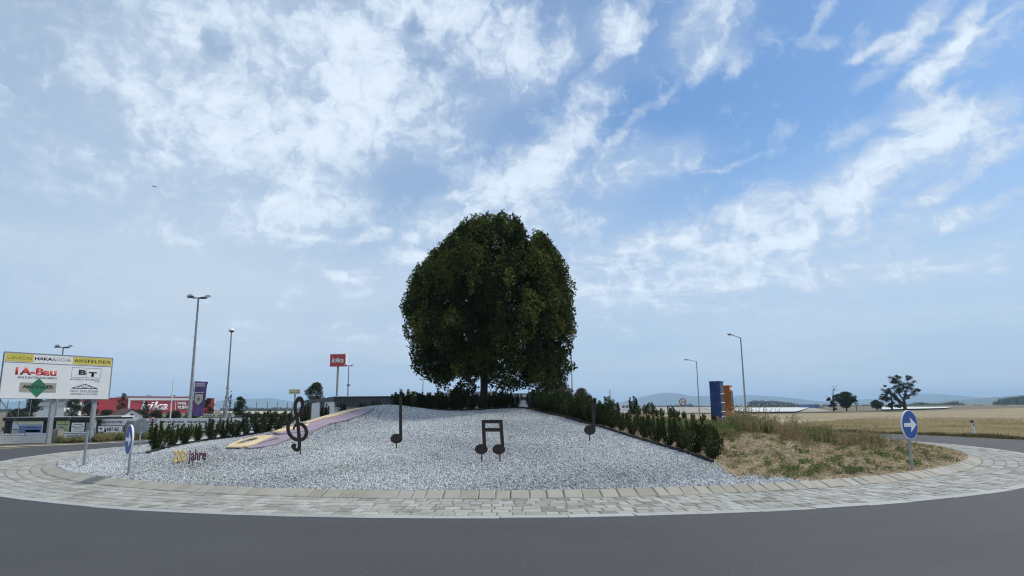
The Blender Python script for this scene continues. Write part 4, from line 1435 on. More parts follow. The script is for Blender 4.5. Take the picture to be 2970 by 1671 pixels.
def round_sign(name, label, px, py, dpx, Y, yaw, zbase, ring=(.55, .03, .03), glyph=None):
    c = P(px, py, Y)
    t = thing(name, label, 'traffic sign', (c.x, Y, zbase), yaw)
    r = dpx / 2 * Y / FPX
    zc = c.z - zbase
    MB().tube([(0, .03, -.1), (0, .03, zc + r * .6)], .03, 8).build('post', M_galv, t, smooth=True)
    disc_y(MB(), r, -.02, 0, zc).build('border', mat('sign_red', ring, .5), t)
    face = disc_y(MB(), r * .76, -.026, -.0205, zc).build('sign_face', M_white, t)
    glyph(face, zc, r)
    return t
round_sign('speed_limit_sign', 'round speed limit sign reading 50 left of the blue pylon', 1980, 1166, 20, 60, R(-14), 0, (.35, .02, .04),
           lambda t, zc, r: lettering('50', r * 1.05, r * .75, M_txtk, t, (0, -.027, zc), bold=.02))
def truck(t, zc, r):
    mb = MB()
    mb.box(-.45 * r, .15 * r, -.032, -.027, zc - .12 * r, zc + .25 * r)
    mb.box(.18 * r, .42 * r, -.032, -.027, zc - .12 * r, zc + .14 * r)
    for q in (-.3, -.05, .3):
        mb.plate(ellipse(q * r, zc - .17 * r, .07 * r, .07 * r, 10), -.034, -.0275)
    mb.build('truck_symbol', M_txtk, t)
round_sign('lorry_ban_sign', 'round red and white sign with a lorry above the white banner', 444, 1218, 18, 41, R(18), float(zg(-22, 41)), glyph=truck)
# marker post in the field verge
p = G(2827, 1266)
p.z = 0
t = thing('marker_post', 'white roadside marker post with black cap on the field verge', 'marker post', p, R(20))
t.rotation_euler = (R(3), R(-7), R(15))
hh = 46 * p.y / FPX
mb = MB()
mb.add([(-.065, -.05, -.1), (.065, -.05, -.1), (.065, .05, -.1), (-.065, .05, -.1), (-.05, -.035, hh * .88), (.05, -.035, hh * .88), (.05, .035, hh * .86), (-.05, .035, hh * .86)],
       [(3, 2, 1, 0), (4, 5, 6, 7), (0, 1, 5, 4), (1, 2, 6, 5), (2, 3, 7, 6), (3, 0, 4, 7)])
mb.build('post', M_white, t)
mb = MB()
mb.add([(-.056, -.041, hh * .84), (.056, -.041, hh * .84), (.056, .041, hh * .84), (-.056, .041, hh * .84), (-.05, -.035, hh * .98), (.05, -.035, hh * .98), (.045, .03, hh), (-.045, .03, hh)],
       [(3, 2, 1, 0), (4, 5, 6, 7), (0, 1, 5, 4), (1, 2, 6, 5), (2, 3, 7, 6), (3, 0, 4, 7)])
mb.build('cap', M_black, t)
MB().box(-.018, .018, -.056, -.042, hh * .62, hh * .80).build('reflector', mat('reflector', (.10, .10, .11), .2), t)

# ================================================================== PYLONS ON THE RIGHT
def pylon(name, label, Y, front, side_px, top, bottom, m, facew):
    a, b = P(front[0], top, Y), P(front[1], top, Y)
    w = b.x - a.x
    zb = P(front[0], bottom, Y).z
    h = a.z - zb
    t = thing(name, label, 'pylon', ((a.x + b.x) / 2, Y, max(zb, 0)), R(-36))
    dz_ = zb - t.location.z
    return t, w, h, dz_
M_pyb = mat('blue_enamel', (.012, .040, .17), .5, (.05, .085, .21), 5, lo=.5, hi=.75)
M_pyo = mat('orange_enamel', (.40, .115, .018), .5, (.35, .10, .016), 3)
M_pyo2 = mat('orange_enamel_pale', (.60, .24, .09), .6)
t, w, h, dz_ = pylon('blue_pylon', 'tall blue weathered pylon with cut-out windows in its side', 36, (2062, 2092), 8, 1108, 1250, M_pyb, .6)
MB().box(-w / 2, w / 2, -.30, .30, dz_, dz_ + h).build('body', M_pyb, t)
MB().box(-w / 2 - .02, w / 2 + .02, -.32, .32, dz_ + h, dz_ + h + .03).build('cap', M_dark, t)
for i, (a, b) in enumerate([(.06, .24), (.30, .42), (.47, .60), (.64, .70)]):
    MB().box(w / 2 - .01, w / 2 + .012, -.24, .24, dz_ + h * (1 - b), dz_ + h * (1 - a)).build('window', M_dark if i % 2 else M_glass, t)
    MB().box(w / 2 + .0, w / 2 + .03, -.28, .28, dz_ + h * (1 - b) - .04, dz_ + h * (1 - b)).build('ledge', M_white, t)
MB().box(-w / 2 - .10, -w / 2 + .002, -.02, .02, dz_ + h * .42, dz_ + h * .44).build('bracket', M_dark, t)
t, w, h, dz_ = pylon('orange_pylon', 'orange pylon on a short foot leaning beside the blue pylon', 37.2, (2098, 2119), 8, 1120, 1210, M_pyo, .6)
mb = MB()
mb.add([(-w / 2, -.25, dz_), (w / 2 + .06, -.25, dz_), (w / 2 + .06, .25, dz_), (-w / 2, .25, dz_), (-w / 2 - .03, -.25, dz_ + h), (w / 2 - .01, -.25, dz_ + h), (w / 2 - .01, .25, dz_ + h), (-w / 2 - .03, .25, dz_ + h)],
       [(3, 2, 1, 0), (4, 5, 6, 7), (0, 1, 5, 4), (1, 2, 6, 5), (2, 3, 7, 6), (3, 0, 4, 7)])
mb.build('body', M_pyo, t)
MB().box(-w / 2 - .012, w / 2 + .066, -.262, .20, dz_ + .01, dz_ + h * .20).build('lower_band', M_pyo2, t)
MB().box(-w / 2 - .04, w / 2 + .0, -.27, .27, dz_ + h, dz_ + h + .03).build('cap', M_redp, t)
for i, (a, b) in enumerate([(.05, .13), (.18, .32), (.36, .56), (.60, .66), (.70, .76)]):
    x_ = w / 2 + .06 * (a + b) / 2
    MB().box(x_ - .02, x_ + .016, -.20, .20, dz_ + h * (1 - b), dz_ + h * (1 - a)).build('window', M_glass if i not in (0,) else M_white, t)
MB().box(-.08, .10, -.12, .12, -.25, dz_ + .005).build('foot', M_pyo, t)

# ================================================================== LAMPS AND MASTS
def street_lamp(px_top, py_top, px_head, py_head, Y, label, r=.075):
    top = P(px_top, py_top, Y)
    hd = P(px_head, py_head, Y)
    t = thing('street_lamp', label, 'street lamp', (top.x, Y, 0), 0, 'street lamps on the right')
    h = top.z
    MB().tube([(0, 0, -.2), (0, 0, h * .3), (0, 0, h)], [r * 1.35, r * 1.1, r * .7], 10).build('pole', M_galv, t, smooth=True)
    dx_, dz_ = hd.x - top.x, hd.z - top.z
    ax = dx_ * .45
    MB().tube([(0, 0, h - .04), (ax, 0, h + dz_ * .5), (dx_ * .55, 0, h + dz_ * .62)], [r * .6, r * .5, r * .45], 8).build('arm', M_galv, t, smooth=True)
    x0, x1 = dx_ * .5, dx_
    z0_, z1_ = h + dz_ * .6, h + dz_
    mb = MB(); vs = []
    secs = [(0, .04, .04), (.15, .10, .07), (.5, .16, .10), (.85, .13, .07), (1, .04, .02)]
    for f_, wy, hz in secs:
        x_, z_ = x0 + (x1 - x0) * f_, z0_ + (z1_ - z0_) * f_
        vs += [(x_, -wy, z_ - .01), (x_, wy, z_ - .01), (x_, wy * .7, z_ + hz), (x_, -wy * .7, z_ + hz)]
    fs = [(i * 4 + a, i * 4 + (a + 1) % 4, i * 4 + 4 + (a + 1) % 4, i * 4 + 4 + a) for i in range(len(secs) - 1) for a in range(4)] + [(0, 1, 2, 3), (16, 17, 18, 19)]
    mb.add(vs, fs); head = mb.build('lamp_head', M_galv, t)
    MB().box(min(x0, x1) + .12, max(x0, x1) - .25, -.11, .11, (z0_ + z1_) / 2 - .06, (z0_ + z1_) / 2 - .012).build('lamp_glass', M_dark, head)
    return t
street_lamp(2148, 979, 2108, 969, 60, 'taller grey street lamp right of the orange pylon')
street_lamp(2020, 1048, 1984, 1043, 93, 'smaller grey street lamp left of the blue pylon', .08)
street_lamp(1657, 1030, 1650, 1026, 78, 'grey street lamp partly behind the right of the linden crown', .08)
def mast(label, px, py_top, Y, zb, r, lamps=True, group=None, low=None, wpx=25):
    top = P(px, py_top, Y)
    t = thing('floodlight_mast', label, 'floodlight mast', (top.x, Y, zb), 0, 'floodlight masts of the football ground')
    h = top.z - zb
    k3 = Y / FPX
    MB().tube([(0, 0, -.2), (0, 0, h * .4), (0, 0, h)], [r * 1.3, r, r * .65], 10).build('pole', M_galv, t, smooth=True)
    hw = wpx * k3
    MB().box(-hw * .62, hw * .62, -.04, .04, h - .10, h - .02).build('crossarm', M_galv, t)
    for i, (fx, fz, fy) in enumerate([(-1, .10, .15), (-.62, -.13, -.2), (.95, .02, .15), (.68, -.22, -.2)]):
        a = .62 * hw
        mb = MB()
        z_ = h + fz * hw * 1.1
        mb.add([(fx * hw - a * .6, fy - .2, z_ - .03), (fx * hw + a * .6, fy - .2, z_ - .03), (fx * hw + a * .5, fy + .2, z_ + .02), (fx * hw - a * .5, fy + .2, z_ + .02),
                (fx * hw - a * .35, fy - .1, z_ + a * .35), (fx * hw + a * .35, fy - .1, z_ + a * .35), (fx * hw + a * .3, fy + .15, z_ + a * .32), (fx * hw - a * .3, fy + .15, z_ + a * .32)],
               [(3, 2, 1, 0), (4, 5, 6, 7), (0, 1, 5, 4), (1, 2, 6, 5), (2, 3, 7, 6), (3, 0, 4, 7)])
        mb.build('floodlight', M_dark if i % 2 else M_galv, t)
        MB().tube([(fx * hw, fy, z_), (fx * hw * .6, 0, h - .06)], .025, 6).build('bracket', M_galv, t)
    if low:
        zl = P(px, low, Y).z - zb
        MB().box(-.25, .35, -.15, .15, zl - .1, zl + .1).build('floodlight', M_dark, t)
    return t
zl = float(zg(-25, 60))
m1 = mast('tall floodlight mast with four lamps and climbing pegs beside the purple flag', 576, 862, 48, 0, .10, wpx=27)
for i in range(24):
    if i % 1 == 0:
        MB().box(-.16 if i % 2 else .06, -.06 if i % 2 else .16, -.012, .012, 3.0 + i * .26, 3.02 + i * .26).build('climbing_peg', M_galv, m1)
mast('floodlight mast showing only its head above the sponsor billboard', 184, 1006, 70, zl, .10, wpx=20)
mast('slim floodlight mast right of the tall red sign on a post', 1012, 1060, 120, zl, .13, low=1117, wpx=11)
mast('small floodlight mast under the left edge of the linden crown', 1227, 1100, 150, zl, .13, wpx=9)
# round topped lamp
top = P(672, 957, 46)
t = thing('park_lamp', 'lamp post with a white mushroom head right of the floodlight mast', 'street lamp', (top.x, 46, 0), 0)
MB().tube([(0, 0, -.2), (0, 0, 2.5), (0, 0, top.z - .12)], [.085, .07, .045], 10).build('pole', M_galv, t, smooth=True)
mb = MB(); secs = [(.0, .06), (.02, .20), (.08, .22), (.15, .17), (.20, .09), (.22, .01)]
mb.tube([(0, 0, top.z - .10 + z_) for z_, r_ in secs], [r_ for z_, r_ in secs], 16)
mb.build('lamp_head', M_white, t, smooth=True)
MB().tube([(0, 0, top.z - .16), (0, 0, top.z - .085)], .15, 14).build('lamp_glass', M_dark, t)
def pole_thing(name, label, cat, px, py_top, Y, zb, r, m=None):
    top = P(px, py_top, Y)
    t = thing(name, label, cat, (top.x, Y, zb), 0)
    MB().tube([(0, 0, -.2), (0, 0, (top.z - zb) * .5), (0, 0, top.z - zb)], [r * 1.2, r, r * .7], 8).build('pole', m or M_galv, t, smooth=True)
    MB().tube([(0, 0, top.z - zb), (0, 0, top.z - zb + .05)], r * .9, 8).build('cap', m or M_galv, t)
    return t
pole_thing('flagpole', 'bare white flagpole in front of the red store lettering', 'flagpole', 503, 1100, 47, 0, .045, M_white)
pole_thing('slim_pole', 'thin grey pole seen below the linden crown above the hedge', 'pole', 1533, 1085, 80, 0, .08)
pole_thing('short_pole', 'short pale pole right of the linden above the end of the dark hedge', 'pole', 1769, 1133, 55, 0, .05)

# purple flag on its own pole
fa, fb = P(566, 1106, 49.5), P(596, 1206, 49.5)
t = thing('banner_flag', 'tall purple flag with a pale crest beside the floodlight mast', 'flag', (fa.x - .08, 49.5, 0), 0)
MB().tube([(0, 0, -.2), (0, 0, fa.z + .1)], .03, 8).build('pole', M_galv, t)
w, h0, h1 = fb.x - fa.x, fb.z, fa.z
nxs, nzs = 8, 20
vs = []
for j in range(nzs + 1):
    for i in range(nxs + 1):
        u, v_ = i / nxs, j / nzs
        wid = w * (1.0 - .22 * v_ if v_ > .05 else 1.05)
        vs.append((.06 + u * wid, .07 * math.sin(u * 5 + v_ * 4) * u + .02, h1 - (h1 - h0) * v_ - u * .04))
me = bpy.data.meshes.new('cloth')
me.from_pydata(vs, [], [(j * (nxs + 1) + i, j * (nxs + 1) + i + 1, (j + 1) * (nxs + 1) + i + 1, (j + 1) * (nxs + 1) + i) for j in range(nzs) for i in range(nxs)])
cl = link('cloth', me, mat('purple_cloth', (.10, .065, .17), .8, (.16, .10, .30), 1.6), t)
so = cl.modifiers.new('thickness', 'SOLIDIFY'); so.thickness = .008
cw = w * .6
shield = [(-.5, .5), (.5, .5), (.5, -.1), (.32, -.4), (0, -.62), (-.32, -.4), (-.5, -.1)]
zc = h1 - (h1 - h0) * .52
MB().plate([(.08 + w * .42 + a * cw, zc + b * cw * 1.25) for a, b in shield], -.10, -.085).build('crest', mat('crest_cream', (.55, .52, .42), .7), t)
MB().plate(ellipse(.08 + w * .42, zc, cw * .2, cw * .24, 16), -.106, -.101).build('crest_emblem', M_txtg, t)
MB().box(.10, .06 + w * .85, -.10, -.09, h1 - (h1 - h0) * .15, h1 - (h1 - h0) * .13).build('stripe', M_txtw, t)
MB().box(.10, .06 + w * .85, -.10, -.09, h1 - (h1 - h0) * .33, h1 - (h1 - h0) * .315).build('stripe', M_txtw, t)
lettering('ANSFELDEN', w * .7, .12, M_txtw, t, (.08 + w * .45, -.095, h1 - (h1 - h0) * .08), bold=.01)

# ================================================================== BILLBOARD
lt, lb = P(15, 1021, 31.0), P(5, 1155, 31.0)
rt, rb = P(327, 1038, 35.4), P(317, 1157.5, 35.4)
bl = Vector((lt.x, 31.0, 0)); br = Vector((rt.x, 35.4, 0))
d = br - bl; BW = d.length
yaw = math.atan2(d.y, d.x)
mid = (bl + br) / 2
t = thing('sponsor_billboard', 'large white sponsor billboard on steel posts at the left edge', 'billboard', mid, yaw)
zt, zb = lt.z, lb.z
BH = zt - zb
M_board = mat('billboard_white', (.76, .78, .79), .5, (.68, .71, .72), 1.2)
bp = MB().box(-BW / 2, BW / 2, 0, .06, zb, zt).build('panel', M_board, t)
for nm, (x0, x1, z0_, z1_) in {'a': (-BW / 2 - .02, BW / 2 + .02, zt, zt + .03), 'b': (-BW / 2 - .02, BW / 2 + .02, zb - .03, zb), 'c': (-BW / 2 - .03, -BW / 2, zb, zt), 'd': (BW / 2, BW / 2 + .03, zb, zt)}.items():
    MB().box(x0, x1, -.02, .08, z0_, z1_).build('frame', M_galv, t)
hz = BH * .205
MB().box(-BW / 2 + .01, BW / 2 - .01, -.012, -.002, zt - hz - .02, zt - hz).build('divider', M_txtg, bp)
fx = lambda f_: -BW / 2 + BW * f_
ztop = zt - hz * .5
MB().box(fx(.01), fx(.245), -.008, -.001, zt - hz * .92, zt - hz * .10).build('yellow_field', M_yel, bp)
MB().box(fx(.605), fx(.99), -.008, -.001, zt - hz * .92, zt - hz * .10).build('yellow_field', M_yel, bp)
lettering('UNION', BW * .205, hz * .40, mat('olive_print', (.36, .32, .09), .6), bp, (fx(.128), -.009, ztop), bold=.005, spacing=1.15)
lettering('HAKA', BW * .155, hz * .34, M_txtk, bp, (fx(.335), -.002, ztop), bold=.03)
lettering('KÜCHE', BW * .165, hz * .44, M_txtg, bp, (fx(.502), -.002, ztop + .02), bold=-.005)
lettering('ANSFELDEN', BW * .36, hz * .36, M_txtk, bp, (fx(.798), -.009, ztop), bold=.012, spacing=1.25)
zz_ = lambda f_: zt - BH * f_
lettering('1A-Bau', BW * .36, BH * .165, M_redp, bp, (fx(.285), -.002, zz_(.40)), bold=.035)
lettering('BAUUNTERNEHMEN', BW * .34, BH * .05, M_txtg, bp, (fx(.30), -.002, zz_(.535)), bold=.01)
# BT logo
mb = MB()
x0, x1, z0_, z1_ = fx(.605), fx(.895), zz_(.50), zz_(.265)
for q in ((x0, x1, z1_ - .012, z1_), (x0, x1, z0_, z0_ + .012), (x0, x0 + .012, z0_ + .012, z1_ - .012), (x1 - .012, x1, z0_ + .012, z1_ - .012), ((x0 + x1) / 2 - .006, (x0 + x1) / 2 + .006, z0_ + .012, z1_ - .012)):
    mb.box(q[0], q[1], -.007, -.001, q[2], q[3])
mb.build('logo_frame', M_txtg, bp)
lettering('B', BW * .075, BH * .125, M_txtk, bp, (fx(.71), -.002, zz_(.375)), bold=.06)
lettering('T', BW * .08, BH * .115, M_txtk, bp, (fx(.812), -.002, zz_(.415)), bold=.06)
lettering('BAGGER & TRANSPORT', BW * .29, BH * .035, M_txtg, bp, (fx(.745), -.002, zz_(.545)), bold=.0)
lettering('GMBH', BW * .05, BH * .022, M_txtg, bp, (fx(.865), -.002, zz_(.59)), bold=.0)
# green diamond logo
MB().box(fx(.155), fx(.475), -.006, -.001, zz_(.865), zz_(.65)).build('logo_plate', mat('grey_beige', (.33, .32, .26), .6), bp)
c_, s_ = fx(.315), .1
MB().plate([(c_ - BW * .095, zz_(.76)), (c_, zz_(.545)), (c_ + BW * .085, zz_(.75)), (c_ - BW * .005, zz_(.975))], -.013, -.0065).build('logo_diamond', M_green, bp)
lettering('ANZINGER', BW * .27, BH * .075, M_txtk, bp, (fx(.315), -.014, zz_(.735)), bold=.02)
# roof truss logo
mb = MB()
xl, xr, xm = fx(.62), fx(.875), fx(.748)
zb_, zp = zz_(.755), zz_(.655)
mb.ribbon([(xl, zb_), (xm, zp), (xr, zb_)], .03, -.008, -.001)
mb.ribbon([(xl, zb_), (xr, zb_)], .03, -.0075, -.0012)
for a, b in (((xm, zb_), (xm, zp)), ((xm, zb_), (xm - BW * .045, zp - .07)), ((xm, zb_), (xm + BW * .045, zp - .07)), ((xm - BW * .07, zb_), (xm - BW * .045, zp - .07)), ((xm + BW * .07, zb_), (xm + BW * .045, zp - .07))):
    mb.ribbon([a, b], .02, -.0068, -.0014)
mb.build('logo_truss', M_txtk, bp)
lettering('MAX TRAUSSNER', BW * .275, BH * .06, M_txtg, bp, (fx(.75), -.002, zz_(.82)), bold=.0)
lettering('ZIMMEREI & HOLZBAU', BW * .27, BH * .038, M_txtg, bp, (fx(.75), -.002, zz_(.89)), bold=.0)
# posts and bracing
for f_ in (-.01, .46, .86):
    MB().box(fx(f_) + .0, fx(f_) + .18, .09, .27, -.25, zb + .5).build('post', M_galv, t)
MB().tube([(fx(.02), .2, zb), (fx(.46), 2.0, .3)], .018, 6).build('brace', M_galv, t)
MB().tube([(fx(.86), .2, zb), (fx(.62), 1.6, .3)], .018, 6).build('brace', M_galv, t)
MB().box(-BW / 2 - 1.6, -BW / 2 - .06, .35, .41, zb - .1, zt + .04).build('side_panel', M_dark, t)
MB().box(-BW / 2 - 1.6, -BW / 2 - .062, .335, .349, zb - .1, zb + BH * .5).build('side_poster', M_blue, t)

# ================================================================== LEFT SIDE: barrier, boards, sheds
t_panel = {}
def board(name, label, cat, x0, x1, y0, y1, Y, m, group=None, zb=None, th=.05):
    """upright rectangle whose front fills picture box x0..x1, y0..y1 at depth Y"""
    a, b = P((x0 + x1) / 2, y1, Y), P((x0 + x1) / 2, y0, Y)
    w = (x1 - x0) * Y / FPX
    t = thing(name, label, cat, (a.x, Y, a.z), 0, group)
    t_panel[t.name] = MB().box(-w / 2, w / 2, 0, th, 0, b.z - a.z).build('panel', m, t)
    t['h'] = b.z - a.z; t['w'] = w
    return t
# low white corrugated barrier near the road
a, b = G(-120, 1291), G(140, 1284)
d = b - a; yaw_b = math.atan2(d.y, d.x)
t = thing('white_barrier', 'low white ribbed barrier along the verge under the billboard', 'barrier', (a + b) / 2, yaw_b)
hw = d.length / 2
for i in range(5):
    MB().box(-hw, hw, 0, .05, i * .10, i * .10 + .085).build('plank', M_white, t)
for q in (-.98, -.5, 0, .5, .97):
    MB().box(q * hw - .03, q * hw + .03, .055, .11, -.1, .52).build('post', M_galv, t)
p = G(152, 1283)
t = thing('concrete_block', 'grey concrete block at the foot of the middle billboard post', 'concrete block', (p.x, p.y + .2, 0), .1)
mb = MB(); mb.box(-.22, .22, -.25, .25, -.05, .60); mb.build('block', M_conc, t)
MB().box(-.23, .23, -.26, .26, .60, .63).build('lid', M_conc, t)
p = P(172, 1280, 36)
t = thing('yellow_cover', 'bent yellow sheet lying behind the concrete block', 'sheet', (p.x, 36, 0), .3)
MB().plate([(-.16, 0), (.05, 0), (.22, .42), (.05, .42), (-.0, .2)], 0, .05).build('sheet', M_yel, t)
# dark shed with posters
YS = 44.0
pa, pb = P(17, 1211, YS), P(267, 1211, YS)
zt = pa.z
t = thing('dark_shed', 'long low dark shed behind the billboard carrying posters', 'shed', ((pa.x + pb.x) / 2, YS, 0), 0)
hw = (pb.x - pa.x) / 2
nb = 20
for i in range(nb):
    x0 = -hw + 2 * hw * i / nb
    MB().box(x0, x0 + 2 * hw / nb - .03, 0, .05, -.3, zt - .26).build('wall_panel', mat('shed_black', (.018, .020, .023), .7, (.03, .032, .036), 3), t)
MB().box(-hw, hw, .06, 3.0, -.3, zt - .2).build('wall', M_black, t)
MB().box(-hw - .1, hw + .1, -.12, 3.1, zt - .25, zt - .03).build('fascia', M_black, t)
MB().box(-hw - .12, hw + .12, -.14, 3.12, zt - .03, zt + .015).build('roof_edge', M_galv, t)
def poster(label, x0, x1, y0, y1, m, extras):
    o = board('poster', label, 'poster', x0, x1, y0, y1, YS - .08, m, 'posters on the dark shed', th=.03)
    for (fx0, fx1, fz0, fz1, mm_) in extras:
        w, h = o['w'], o['h']
        MB().box(-w / 2 + w * fx0, -w / 2 + w * fx1, -.008, -.001, h * fz0, h * fz1).build('print', mm_, t_panel[o.name])
    return o
M_pblue = mat('poster_blue', (.14, .20, .42), .6)
M_pgreen = mat('poster_green', (.42, .48, .28), .6, (.34, .42, .22), 4)
M_plil = mat('poster_lilac', (.55, .58, .68), .6)
poster('wide white and blue poster with yellow headline on the dark shed', 34, 121, 1221, 1257, M_plil,
       [(.02, .98, .78, .97, mat('poster_cream', (.58, .60, .38), .6)), (.22, .97, .05, .62, M_pblue), (.03, .20, .30, .36, M_txtk), (.04, .20, .05, .25, M_pgreen), (.45, .92, .10, .28, M_txtw), (.30, .94, .66, .70, M_green), (.42, .80, .42, .46, M_txtk)])
o = poster('upright pale green poster on the dark shed', 160, 198, 1220, 1261, M_pgreen, [(.08, .92, .86, .94, M_yel), (.10, .90, .70, .74, M_green), (.2, .6, .5, .54, M_txtk), (.35, .85, .36, .40, M_green), (.12, .5, .22, .26, M_txtk), (0, 1, 0, .05, M_white)])
poster('small white poster between grey panels on the dark shed', 206, 243, 1226, 1252, M_white, [(.1, .22, .5, .6, M_txtk), (.8, .92, .55, .66, M_txtk), (.2, .8, .78, .86, M_txtg), (.25, .75, .42, .48, M_txtg), (.2, .8, .25, .29, M_txtg)])
poster('narrow grey panel at the right end of the dark shed', 248, 261, 1226, 1252, M_conc, [(.2, .8, .45, .5, M_txtg)])
# lower boards in front
def ad(label, x0, x1, y0, y1, Y, m, txt=None, tm=None, bold=.02, tw=.8, thh=.5, shear=0, group='advertising boards of the football ground', extra=()):
    o = board('advertising_board', label, 'advertising board', x0, x1, y0, y1, Y, m, group)
    w, h = o['w'], o['h']
    if txt:
        lettering(txt, w * tw, h * thh, tm or M_txtk, t_panel[o.name], (0, -.002, h * .5), bold=bold, shear=shear, depth=.006)
    for (fx0, fx1, fz0, fz1, mm_) in extra:
        MB().box(-w / 2 + w * fx0, -w / 2 + w * fx1, -.009, -.001, h * fz0, h * fz1).build('print', mm_, t_panel[o.name])
    for q in (-.42, .42):
        MB().box(w * q - .025, w * q + .025, .052, .10, -o.location.z - .1, h * .8).build('post', M_galv, o)
    return o
ad('low white board with dark ragged print left of the bare post', 183, 262, 1253, 1276, 40, M_white, 'ANSFELDEN', M_txtg, .03, .8, .38, extra=[(.0, 1, .78, .86, M_txtg)])
upper = [('white banner reading LEBEN IST EIN SPIEL beside the right billboard post', 284, 360, 1214, 1234, 'LEBEN IST EIN SPIEL', .1, .30),
         ('white banner behind the grey sign back reading bet-at-home', 362, 455, 1213, 1231, 'bet-at-home', .2, .42),
         ('white bet-at-home banner left of the tall floodlight mast', 457, 537, 1212, 1232, 'bet-at-home', .2, .42),
         ('white bet-at-home banner between flag and mushroom lamp', 539, 603, 1212, 1232, 'bet-at-home', .2, .42),
         ('white bet-at-home banner behind the mushroom lamp post', 605, 672, 1211, 1231, 'bet-at-home', .2, .42),
         ('white bet-at-home banner right of the mushroom lamp post', 674, 745, 1211, 1230, 'bet-at-home', .2, .42),
         ('white banner at the right end left of the treble clef', 747, 835, 1210, 1230, 'bet-at-home', .2, .42)]
for i, (lab, x0, x1, y0, y1, tx_, b_, th_) in enumerate(upper):
    ad(lab, x0, x1, y0 + 1, y1, 45, M_white, tx_, mat('banner_print', (.10, .10, .12), .6), .022, .86, th_ * 1.15, .2, 'white banners of the football ground')
M_cardy = mat('card_yellow', (.60, .45, .10), .6)
M_teal = mat('teal_print', (.04, .25, .22), .6)
M_beige = mat('board_beige', (.50, .46, .36), .7, (.44, .40, .31), 2)
lows = [('small green and white sign right of the dark shed', 263, 276, 1219, 1240, M_pgreen, None, ()),
        ('small white board with black square by the right billboard post', 284, 300, 1236, 1252, M_white, None, ((.3, .7, .4, .7, M_txtk),)),
        ('white board with dense dark print under the LEBEN banner', 303, 350, 1236, 1254, M_white, 'NET AG', ((0, .1, 0, .6, M_txtk),)),
        ('yellow board with brown figures beside the left blue sign', 313, 336, 1254, 1270, M_cardy, '27T', ()),
        ('white board left of the yellow board', 300, 312, 1254, 1270, M_white, None, ((.3, .6, .3, .7, M_txtg),)),
        ('white board with faint print right of the yellow board', 337, 356, 1254, 1272, M_white, 'XX', ()),
        ('grey shutter board behind the left blue sign', 362, 400, 1226, 1248, mat('board_grey', (.22, .23, .22), .7), None, ((.05, .95, .3, .38, M_txtk), (.05, .95, .6, .66, M_txtg))),
        ('white board with grey script behind the left blue sign', 366, 402, 1250, 1264, M_white, 'spark', ()),
        ('pale board with yellow stripe left of the first shrub', 424, 478, 1234, 1246, M_white, None, ((0, 1, .35, .65, M_yel),)),
        ('grey striped board above the first shrubs', 424, 470, 1247, 1262, mat('board_grey', (.22, .23, .22), .7), None, ((.1, .9, .5, .6, M_txtw),)),
        ('white board with black dog silhouette above the second shrub', 480, 542, 1234, 1246, M_white, None, ((.15, .4, .3, .6, M_txtk), (.4, .5, .5, .9, M_txtk), (.55, .8, .2, .4, M_txtk))),
        ('grey board above the fourth shrub', 543, 560, 1234, 1246, M_beige, None, ((.1, .9, .4, .6, M_txtg),)),
        ('cream board with green frame right of the flag pole', 562, 606, 1232, 1243, mat('poster_cream', (.58, .60, .38), .6), None, ((.1, .48, .2, .8, M_white), (.52, .9, .2, .8, M_white))),
        ('brown and beige board with letters KA between shrubs', 562, 606, 1245, 1262, M_beige, 'KA', ()),
        ('white board behind the sixth shrub', 612, 660, 1232, 1246, M_white, None, ((.3, .5, .2, .8, M_redp),)),
        ('beige board behind the eighth shrub', 662, 714, 1234, 1262, M_beige, None, ((0, 1, .45, .52, M_txtg),)),
        ('white and teal board with black script between two shrubs', 716, 750, 1232, 1262, M_white, None, ((0, 1, .42, .55, M_teal), (.1, .9, .1, .3, M_txtk))),
        ('white board with script left of the treble clef', 752, 800, 1234, 1256, M_white, 'M', ()),
        ]
for (lab, x0, x1, y0, y1, m_, tx_, ex) in lows:
    ad(lab, x0 + .5, x1 - .5, y0, y1, 43.5, m_, tx_, M_txtk, .03, .7, .55, 0, extra=ex)
# dark goal shelter with white arched lettering
YA = 60
pa, pb = P(586, 1201, YA), P(679, 1199, YA)
t = thing('arched_shelter', 'dark shelter with white HAKA ARENA lettering behind the banners', 'shelter', ((pa.x + pb.x) / 2, YA, zl), 0)
hw = (pb.x - pa.x) / 2
zt = pa.z - zl
MB().box(-hw, hw, 0, 2.2, 0, zt - .12).build('body', M_black, t)
MB().box(-hw * 1.02, hw * 1.02, -.06, -.005, zt - .30, zt).build('name_board', mat('olive_white', (.62, .64, .50), .6), t)
lettering('HAKA ARENA', hw * 1.8, .22, M_txtk, t, (0, -.062, zt - .15), bold=.02)
